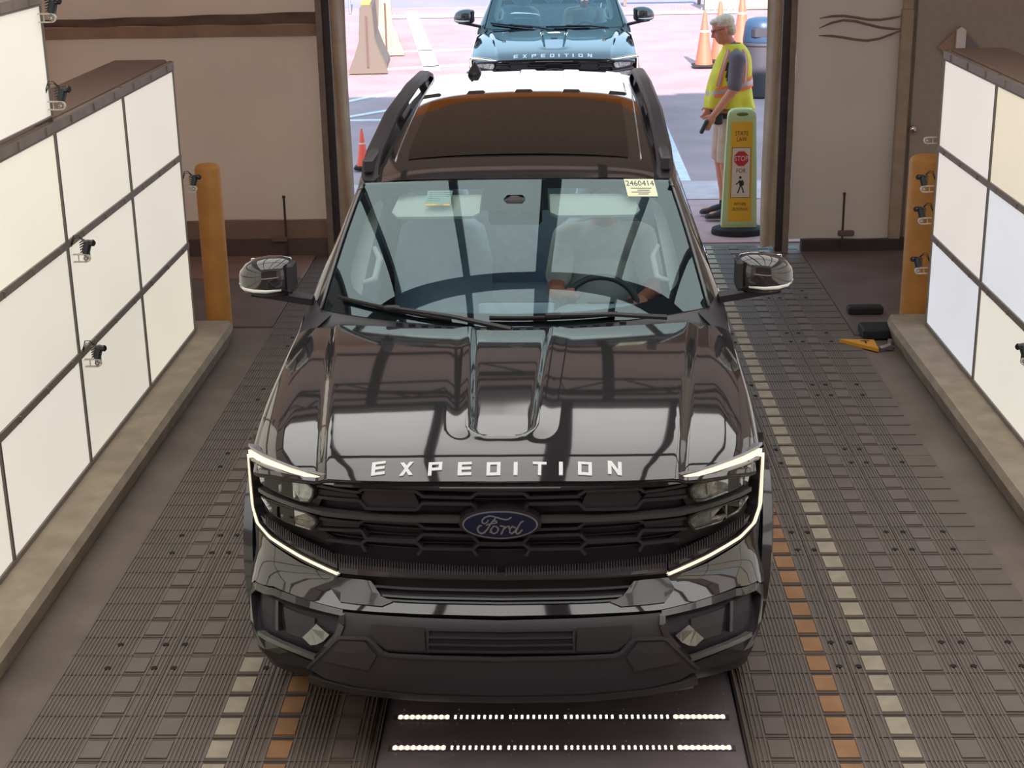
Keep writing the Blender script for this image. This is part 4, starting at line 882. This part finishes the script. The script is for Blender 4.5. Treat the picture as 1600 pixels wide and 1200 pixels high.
# pedestrian sign
sg_ = thing('crosswalk_sign', 'yellow and white stop-for-pedestrians sign in a lime plastic stand at the doorway', 'sign', (1.66, 13.85, 0))
MB().rings([[(rx * cos(2 * pi * i / 32) * (1 if abs(cos(2 * pi * i / 32)) < .7 else 1), ry * sin(2 * pi * i / 32), z) for i in range(32)] for rx, ry, z in ((.245, .17, .0), (.25, .175, .02), (.24, .165, .055), (.20, .13, .07))]).build('rubber_base', rubber, sg_, smooth=40)
lime = mat('lime_plastic', srgb(190, 206, 150), .5)
mb = MB(); n = 16; rg = []
for z, w, d in ((.03, .158, .05), (.06, .16, .055), (.6, .143, .05), (1.0, .127, .045), (1.07, .125, .045), (1.11, .115, .042), (1.135, .09, .036), (1.142, .06, .03)):
    rg.append([(w, -d, z), (w - .02, -d - .008, z), (-w + .02, -d - .008, z), (-w, -d, z), (-w, d, z), (-w + .02, d + .008, z), (w - .02, d + .008, z), (w, d, z)])
mb.rings(rg); mb.build('sign_stand', lime, sg_, smooth=40)
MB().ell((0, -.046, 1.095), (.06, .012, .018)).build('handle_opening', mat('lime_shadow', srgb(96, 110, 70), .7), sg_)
FY = lambda z: -.0625 + (z - .06) * .0098
MB().prism([(-.107, .125), (.107, .125), (.094, 1.03), (-.094, 1.03)], lambda a, b, h: (a, FY(b) - .002 + h, b), .004).build('yellow_face', mat('sign_yellow', srgb(232, 176, 50), .45), sg_)
MB().prism([(-.088, .345), (.088, .345), (.083, .80), (-.083, .80)], lambda a, b, h: (a, FY(b) - .0045 + h, b), .0025, mat('sign_black', (.02, .02, .02), .5)).prism([(-.084, .349), (.084, .349), (.079, .796), (-.079, .796)], lambda a, b, h: (a, FY(b) - .0055 + h, b), .001, mat('sign_white', srgb(222, 205, 188), .5)).build('white_face', None, sg_)
MB().prism([(.068 * cos(pi / 8 + k * pi / 4), .70 + .072 * sin(pi / 8 + k * pi / 4)) for k in range(8)], lambda a, b, h: (a, FY(b) - .0068 + h, b), .0012).build('stop_octagon', mat('stop_red', srgb(196, 48, 60), .5), sg_)
def sign_text(t, z, size, m, nm='sign_text', sx=1.0, o=.0065):
    v, f = text_geo(t, size); mb = MB(); mb.add([(p.x * sx, FY(z + p.y) - o, z + p.y) for p in v], f); mb.build(nm, m, sg_, fix=False)
sb = MATS['sign_black']; sign_text('STATE', .925, .055, sb, sx=.78, o=.004); sign_text('LAW', .872, .055, sb, sx=.78, o=.004); sign_text('STOP', .70, .066, MATS['sign_white'], sx=.78, o=.0085); sign_text('FOR', .59, .055, sb, sx=.85); sign_text('WITHIN', .285, .042, sb, sx=.72, o=.004); sign_text('CROSSWALK', .238, .042, sb, sx=.60, o=.004)
mb = MB(); S2 = lambda a, b, off=0: Vector((a, FY(b) - .0065 - off, b))
bar(mb, [(.002, .50), (.004, .455)], .030, S2, .0, .001, None, False, 1)
for p in ([(.0, .458), (-.012, .42), (-.025, .385)], [(.004, .458), (.020, .425), (.028, .388)], [(-.006, .505), (-.022, .48), (-.042, .468)], [(.010, .505), (.026, .485), (.022, .455)]): bar(mb, p, .011, S2, .0, .001, None, False, 1)
patch(mb, [(-.003 + .012 * cos(k * pi / 5), .530 + .013 * sin(k * pi / 5)) for k in range(10)], S2, 0, .001, None, False, 1); mb.build('walking_figure', sb, sg_)

# traffic cones, bin, barricades, far kerb
coneo = mat('cone_orange', srgb(255, 108, 84), .5); conew = mat('cone_white', srgb(250, 220, 214), .5)
def cone_(x, y, h, lab):
    t = thing('traffic_cone', lab, 'cone', (x, y, 0), 0, 'orange traffic cones outside')
    MB().box((0, 0, .02), (h * .42, h * .42, .04), bev=.012).build('cone_base', rubber, t)
    MB().rings([[(r * h * cos(2 * pi * i / 24), r * h * sin(2 * pi * i / 24), z * h) for i in range(24)] for z, r in ((.04, .16), (.3, .123), (.6, .08), (.96, .03), (1.0, .02))]).build('cone_body', coneo, t, smooth=40)
    MB().rings([[((.036 + (.86 - z) * .145) * h * cos(2 * pi * i / 24) * 1.10, (.036 + (.86 - z) * .145) * h * sin(2 * pi * i / 24) * 1.10, z * h) for i in range(24)] for z in (.62, .82)], cap=False).build('reflective_collar', conew, t, smooth=40)
cone_(2.49, 26.3, .92, 'orange traffic cone nearest the worker, left of his face'); cone_(2.83, 27.1, 1.0, 'orange traffic cone directly behind the head of the worker'); cone_(3.38, 28.6, 1.05, 'orange traffic cone behind the dark litter bin'); cone_(-2.20, 17.3, .46, 'small red-orange cone at the left of the black SUV in the doorway')
t = thing('litter_bin', 'dark grey litter bin with a domed blue-edged lid behind the worker', 'bin', (2.98, 22.75, 0))
MB().rings([[(r * cos(2 * pi * i / 32), r * sin(2 * pi * i / 32), z) for i in range(32)] for z, r in ((0, .21), (.05, .22), (.72, .25), (.74, .27), (.78, .27))]).build('bin_body', mat('bin_grey', srgb(78, 74, 82), .6), t, smooth=40)
ld = MB().rings([[(r * cos(2 * pi * i / 32), r * sin(2 * pi * i / 32), z) for i in range(32)] for z, r in ((.785, .27), (.80, .275), (1.0, .25), (1.06, .24), (1.10, .20), (1.12, .12), (1.125, .02))]).build('bin_lid', mat('bin_lid_blue', srgb(58, 80, 108), .4), t, smooth=50)
MB().box((0, -.20, .92), (.34, .14, .18), bev=.04).build('bin_opening', mat('bin_dark', (.05, .045, .06), .6), ld)
barm = mat('barricade_plastic', srgb(178, 150, 132), .6, noise=.1, nscale=3); bary = mat('barricade_yellow', srgb(222, 176, 70), .5)
def barricade(x, y, rz, m, lab):
    t = thing('barricade', lab, 'barricade', (x, y, 0), rz, 'moulded road barricades'); P = [(.32, 0), (.32, .06), (.20, .34), (.13, .55), (.10, 1.06), (.07, 1.12)]
    prof = P + [(-a, b) for a, b in P[::-1]]; rg = []
    for yy in (0, .05, .6, .65, 1.3, 1.35, 1.95, 2.0): k = 1 - (.06 if yy in (.6, .65, 1.3, 1.35) else 0); rg.append([(a * k, yy, b) for a, b in prof])
    MB().rings(rg).build('barricade_body', m, t)
    e = MB(); e.rings([[(a * 1.03, yy, b + (.012 if b > 1 else 0)) for a, b in prof] for yy in (-.012, .05)], cap=False); e.box((0, 1.0, 1.135), (.15, 2.0, .03)); e.build('yellow_edge', bary, t)
    MB().box((0, -.012, .52), (.035, .02, .84)).build('end_slot', mat('slot_brown', srgb(96, 74, 64), .7), t)
barricade(-3.14, 26.0, .08, mat('barricade_shaded_tan', srgb(108, 94, 86), .6), 'nearest barricade, its shade-darkened tan end face toward the doorway'); barricade(-3.10, 28.6, .16, barm, 'second barricade in the row, yellow topped, behind the nearest one'); barricade(-3.45, 31.2, .2, mat('barricade_grey', srgb(186, 172, 176), .6, noise=.1, nscale=3), 'farthest pale grey barricade of the row')  # nearest body gets a darker tan, carrying the shade on its end face
t = thing('road_kerb_rail', 'low toothed white kerb rail along the far road', 'kerb', (0, 36.2, 0))
MB().box((0, 0, .03), (8.4, .12, .06)).build('rail_base', mat('kerb_grey', srgb(206, 196, 204), .8), t)
o0 = None
for i in range(56):
    if o0 is None: o0 = MB().box((0, 0, .095), (.03, .05, .07)).build('rail_tooth', mat('teeth_grey', srgb(150, 134, 142), .8), t); o = o0
    else: o = o0.copy(); COL.objects.link(o); o.parent = t
    o.location = (-4.15 + i * .15, 0, 0)
tag(MB().box((5.6, 37.2, .45), (4.2, .25, .9)).build('low_concrete_wall', mat('sunlit_wall', srgb(170, 150, 140), .9, noise=.12, nscale=3)), 'low concrete wall beyond the cones at the top right', 'wall')
t = thing('guard_rail', 'blue grey guard rail behind the second SUV at the top', 'rail', (2.6, 38.5, 0)); MB().box((0, 0, .5), (2.0, .05, .22), bev=.03).build('rail', mat('rail_blue', srgb(120, 140, 156), .5, metal=.4), t)
for x in (-.9, .9): MB().box((x, .06, .3), (.08, .06, .6)).build('post', steel, t)
t = thing('wire_fence', 'thin metal fence post and wires at the far top left of the doorway', 'fence', (-5.2, 37.5, 0)); MB().cone((.3, 0, 0), .03, (.3, 0, 1.6), .03, 10).build('post', silver, t)
for z in (.5, .8, 1.1): MB().tube([(-1.5, 0, z), (.3, 0, z)], .008, 5).build('wire', silver, t)
struct(MB().box((0, 46, -.02), (60, 14, .02)), 'trim_40', mat('far_road', srgb(150, 138, 158), .9, noise=.1, nscale=.4))

# ================================================================ people
skin = mat('sunned_skin', srgb(214, 142, 118), .55, noise=.08, nscale=9)
def hand(mb, w, d, side, curl=.8, s=1.0, up=Vector((0, 0, 1))):
    """palm and five fingers; w wrist point, d direction of the fingers, side = thumb direction"""
    d = d.normalized(); side = (side - d * side.dot(d)).normalized(); nrm = d.cross(side)
    pc = w + d * .045 * s; R = Matrix((side, d, nrm)).transposed()
    mb.ell(pc, (.040 * s, .052 * s, .017 * s), 14, 10, rot=R)
    for k, (o, L) in enumerate(((.030, .072), (.010, .080), (-.010, .074), (-.029, .058))):
        p = pc + side * o * s + d * .040 * s; q = d; seg = L * s / 3; r = .0095 * s
        for j in range(3):
            a = curl * (.35 + .4 * j); q2 = (q * cos(a) + nrm * sin(a)).normalized(); n_ = p + q2 * seg; mb.capsule(p, r, n_, r * .93, 8); p = n_; r *= .93; q = q2; nrm2 = nrm
    p = w + d * .020 * s + side * .030 * s; q = (d * .7 + side * .7 + nrm * .25 * curl).normalized(); n_ = p + q * .036 * s; mb.capsule(p, .012 * s, n_, .0105 * s, 8); q = (d * .9 + side * .2 + nrm * .4 * curl).normalized(); mb.capsule(n_, .0105 * s, n_ + q * .030 * s, .009 * s, 8)
def head(mb, c, f, s=1.0, tilt=0):
    """c centre of the skull, f facing direction (unit, horizontal)"""
    up = Vector((0, 0, 1)); r = f.cross(up); Rt = Matrix.Rotation(tilt, 3, r); F = Rt @ f; U = Rt @ up
    R = Matrix((r, F, U)).transposed(); P = lambda x, y, z: c + (r * x + F * y + U * z) * s
    mb.ell(P(0, -.008, .030), (.077 * s, .098 * s, .090 * s), 20, 14, rot=R); mb.ell(P(0, .020, -.035), (.062 * s, .074 * s, .080 * s), 18, 12, rot=R); mb.ell(P(0, .050, -.088), (.034 * s, .034 * s, .026 * s), 12, 8, rot=R)
    mb.capsule(P(0, .088, .015), .009 * s, P(0, .108, -.022), .014 * s, 10); mb.ell(P(0, .080, -.058), (.026 * s, .014 * s, .008 * s), 12, 8, rot=R); mb.ell(P(0, .078, -.070), (.024 * s, .013 * s, .008 * s), 12, 8, rot=R)
    for x in (-1, 1): mb.ell(P(x * .078, -.005, -.012), (.009 * s, .020 * s, .032 * s), 10, 8, rot=R); mb.ell(P(x * .031, .080, .035), (.024 * s, .012 * s, .007 * s), 10, 6, rot=R); mb.ell(P(x * .040, .064, -.028), (.022 * s, .018 * s, .022 * s), 10, 6, rot=R)
    return P, R
# --- the worker
wk = thing('person', 'grey-haired person in a yellow safety vest, grey shirt and khaki shorts, looking down', 'person', (1.60, 14.5, 0.022))
B = MB(); V3 = Vector
for sy, dx in ((-1, .0), (1, -.03)):
    B.capsule((.03 + dx, sy * .095, .90), .100, (-.005 + dx, sy * .105, .50), .062); B.capsule((-.005 + dx, sy * .105, .50), .058, (.035 + dx, sy * .105, .28), .062); B.capsule((.035 + dx, sy * .105, .30), .058, (.03 + dx, sy * .105, .09), .036); B.capsule((.04 + dx, sy * .105, .05), .036, (-.13 + dx, sy * .115, .035), .032)
B.ell((.03, 0, .97), (.15, .17, .14)); B.ell((-.02, 0, 1.12), (.165, .17, .17)); B.ell((.03, 0, 1.34), (.135, .19, .21)); B.ell((.06, 0, 1.48), (.10, .17, .10))
B.capsule((.055, -.15, 1.50), .065, (.055, .15, 1.50), .065); B.capsule((.045, 0, 1.54), .066, (-.02, 0, 1.66), .056)
for sy, el, wr in ((-1, (.03, -.255, 1.235), (-.145, -.235, 1.00)), (1, (.04, .25, 1.235), (-.12, .21, 1.02))):
    B.capsule((.06, sy * .195, 1.495), .062, el, .047); B.capsule(el, .047, wr, .030)
    dr = (V3((-.10, 0, -.17))); hand(B, V3(wr) + V3((-.004, 0, -.006)), dr, V3((-1, sy * -.25, .2)), .55 if sy < 0 else .8, 1.05)
P, HR = head(B, V3((-.055, 0, 1.745)), V3((-1, 0, 0)), 1.06, radians(-20))
fuse(B, 'body', skin, wk, .0085, 3)
# face details
t = MB(); 
for x in (-1, 1): t.tube([P(x * .018, .100, .026), P(x * .052, .092, .030), P(x * .056, .090, .008), P(x * .024, .098, .002), P(x * .018, .100, .026)], .0025, 5); t.tube([P(x * .055, .090, .026), P(x * .084, .03, .020), P(x * .084, -.01, .016)], .0025, 5)
t.tube([P(-.018, .100, .022), P(.018, .100, .022)], .0025, 5); t.build('glasses', camb, wk)
t = MB()
for x in (-1, 1): t.ell(P(x * .033, .087, .018), (.012, .006, .006), 10, 6, rot=HR)
t.build('eye', mat('eye_dark', (.05, .035, .03), .2), wk)
t = MB(); t.ell(P(0, -.022, .058), (.088, .104, .078), 22, 14, rot=HR); t.ell(P(0, -.062, -.005), (.078, .055, .075), 18, 12, rot=HR); t.ell(P(-.01, .052, .092), (.064, .046, .030), 14, 10, rot=HR)
fuse(t, 'hair', mat('grey_white_hair', srgb(226, 208, 188), .8, bump=.6, bscale=90, noise=.2, nscale=40), wk, .008, 1)
# shorts, shirt, vest, belt, shoes
kh = mat('khaki_cotton', srgb(206, 176, 158), .85, noise=.12, nscale=12, bump=.5, bscale=14); t = MB(); t.ell((.03, 0, .93), (.172, .195, .13))
for sy, dx in ((-1, .0), (1, -.03)): t.capsule((.03 + dx, sy * .095, .88), .118, (.0 + dx, sy * .105, .60), .100)
for sy, dx in ((-1, .0), (1, -.03)): t.cone((.0 + dx, sy * .105, .66), .100, (-.005 + dx, sy * .108, .53), .094, 18)
fuse(t, 'shorts', kh, wk, .010, 2)
tee = mat('grey_tshirt', srgb(112, 104, 116), .85, noise=.12, nscale=10, bump=.3, bscale=20); t = MB()
t.ell((-.02, 0, 1.14), (.178, .185, .17)); t.ell((.03, 0, 1.34), (.148, .20, .215)); t.ell((.06, 0, 1.48), (.112, .185, .105)); t.capsule((.055, -.17, 1.50), .078, (.055, .17, 1.50), .078); t.capsule((.035, 0, 1.55), .074, (.01, 0, 1.60), .066)
for sy, el in ((-1, (.035, -.25, 1.27)), (1, (.045, .245, 1.27))): t.capsule((.06, sy * .20, 1.495), .075, el, .068)
fuse(t, 't_shirt', tee, wk, .010, 2)
vy = mat('hi_vis_yellow', srgb(226, 214, 62), .7, noise=.14, nscale=9, bump=.4, bscale=11); VS = [(1.02, .03, .235, .225), (1.12, .015, .222, .220), (1.22, .015, .208, .214), (1.32, .025, .195, .212), (1.42, .04, .178, .205), (1.50, .05, .155, .185), (1.56, .055, .125, .145), (1.605, .045, .098, .105), (1.625, .035, .082, .085)]
def vest(a, z, off=0):
    cx = pch(z, [(q[0], q[1]) for q in VS]); rx = pch(z, [(q[0], q[2]) for q in VS]) + off; ry = pch(z, [(q[0], q[3]) for q in VS]) + off
    w = .012 * sin(a * 7) * sst(1.4, 1.02, z); dz = -.03 * sin(a * 1.0 + .3) * sst(1.3, 1.02, z)
    return V3((cx + (rx + w) * cos(a), (ry + w) * sin(a), z + dz))
t = MB(); rows = [1.02 + i * .0155 for i in range(40)]
Vv = [vest(2 * pi * i / 64, z) for z in rows for i in range(64)]; Fv = []
for j in range(len(rows) - 1):
    for i in range(64):
        a = 2 * pi * (i + .5) / 64; z = rows[j]; hole = False
        for ac in (1.5 * pi, .5 * pi):
            d = abs(((a - ac + pi) % (2 * pi)) - pi)
            if (d / .46) ** 2 + ((z - 1.42) / .155) ** 2 < 1: hole = True
        if not hole: Fv.append((j * 64 + i, j * 64 + (i + 1) % 64, (j + 1) * 64 + (i + 1) % 64, (j + 1) * 64 + i))
t.add(Vv, Fv); vo = t.build('safety_vest', vy, wk, smooth=True); so = vo.modifiers.new('thick', 'SOLIDIFY'); so.thickness = .006
for nm, m, za, zb_, off in (('orange_band', mat('vest_orange', srgb(250, 120, 70), .6), 1.175, 1.275, .006), ('reflective_band', mat('vest_silver', srgb(170, 164, 160), .35, metal=.3), 1.205, 1.248, .0085)):
    t = MB(); t.grid(lambda a, b: vest(2 * pi * a, za + (zb_ - za) * b, off) + V3((0, 0, .06 * cos(2 * pi * a))), 64, 3)
    for a0 in (1.5 * pi + .62, 1.5 * pi - .62, .5 * pi + .62, .5 * pi - .62):
        hw = .13 if nm == 'orange_band' else .055
        t.grid(lambda a, b: vest(a0 + (a - .5) * hw * 2 * (1 - .0 * b) + (.12 if a0 in (1.5 * pi - .62, .5 * pi + .62) else -.12) * 0, 1.25 + .33 * b, off), 4, 16)
    o = t.build(nm, m, vo, smooth=True)
t = MB(); t.rings([[(.03 + .19 * cos(2 * pi * i / 32), .20 * sin(2 * pi * i / 32), z) for i in range(32)] for z in (.955, 1.0)]); t.box((-.10, -.20, .955), (.08, .05, .10), bev=.012); t.build('belt', camb, wk)
t = MB(); t.box((-.235, -.245, .895), (.035, .055, .14), bev=.01, rot=Matrix.Rotation(radians(25), 3, 'Y')); tag(t.build('hand_radio', camb, loc=(1.60, 14.5, .022)), 'small dark handset held in the hand of the vest wearer', 'radio')
for sy, dx in ((-1, .0), (1, -.03)):
    t = MB(); rg = []
    for x, wd, h in ((.085, .030, .06), (.07, .040, .09), (.02, .042, .105), (-.05, .046, .085), (-.12, .050, .06), (-.175, .040, .045), (-.195, .020, .03)):
        rg.append([(x + dx, sy * .11 + wd * cos(q), max(0, .5 * h + .5 * h * sin(q))) for q in [2 * pi * i / 16 for i in range(16)]])
    t.rings(rg); sh = t.build('shoe', mat('dark_shoe', srgb(62, 56, 62), .7), wk, smooth=True); MB().box((-.055 + dx, sy * .11, .008), (.27, .085, .016), bev=.005).build('sole', mat('shoe_sole', srgb(96, 88, 92), .7), sh)
    t = MB(); t.cone((.035 + dx, sy * .105, .09), .044, (.033 + dx, sy * .105, .14), .042, 14); t.build('sock', mat('dark_sock', (.05, .05, .06), .9), wk)

# --- drivers: seated behind the wheel
def driver(lab, x, y, shirt, hairc):
    t = thing('person', lab, 'person', (x, y, 0)); B = MB()
    B.capsule((-.09, .02, .94), .10, (-.11, -.42, .98), .075); B.capsule((.09, .02, .94), .10, (.11, -.42, .98), .075)
    for sx in (-1, 1): B.capsule((sx * .11, -.42, .98), .065, (sx * .11, -.62, .62), .045); B.capsule((sx * .11, -.62, .60), .04, (sx * .11, -.74, .56), .03)
    B.ell((0, .04, .98), (.17, .13, .13)); B.ell((0, .06, 1.18), (.16, .12, .20)); B.ell((0, .08, 1.36), (.19, .11, .14)); B.capsule((-.16, .08, 1.41), .06, (.16, .08, 1.41), .06); B.capsule((0, .07, 1.44), .055, (0, .04, 1.54), .05)
    for sx in (-1, 1):
        el = V3((sx * .25, -.10, 1.16)); wr = V3((sx * .17, -.36, 1.19)); B.capsule((sx * .19, .08, 1.40), .055, el, .042); B.capsule(el, .042, wr, .028); hand(B, wr, V3((-.0 * sx, -.9, .25)), V3((-sx, 0, .3)), .9, 1.0)
    P, R = head(B, V3((0, .02, 1.60)), V3((0, -1, 0)), .96, 0); fuse(B, 'body', skin, t, .011, 2)
    m = MB(); m.ell(P(0, -.025, .058), (.085, .098, .080), 18, 12, rot=R); m.ell(P(0, -.055, -.03), (.082, .060, .10), 18, 12, rot=R); fuse(m, 'hair', hairc, t, .012, 1)
    m = MB(); m.ell((0, .06, 1.17), (.175, .135, .21)); m.ell((0, .08, 1.36), (.205, .125, .14)); m.capsule((-.17, .08, 1.41), .072, (.17, .08, 1.41), .072)
    for sx in (-1, 1): m.capsule((sx * .20, .08, 1.40), .070, (sx * .235, -.04, 1.23), .068)
    fuse(m, 'shirt', shirt, t, .012, 2)
    m = MB(); 
    for sx in (-1, 1): m.capsule((sx * .09, .02, .94), .112, (sx * .11, -.40, .98), .085)
    m.ell((0, .04, .95), (.185, .14, .12)); fuse(m, 'trousers', mat('dark_trousers', (.04, .05, .08), .8), t, .012, 2)
    m = MB()
    for sx in (-1, 1): m.ell(P(sx * .031, .083, .016), (.011, .006, .006), 8, 6, rot=R)
    m.build('eye', MATS['eye_dark'], t)
    return t
d1 = driver('person in a white t-shirt at the steering wheel of the nearer SUV', .24, 7.66, mat('white_tee', (.78, .84, .80), .85, noise=.06), mat('brown_hair', (.06, .04, .03), .7)); d1.rotation_euler.z = -.0115
d2 = driver('person in a pale shirt driving the second SUV outside', .38, 20.62, mat('pale_tee', (.7, .7, .64), .85), MATS['brown_hair'])
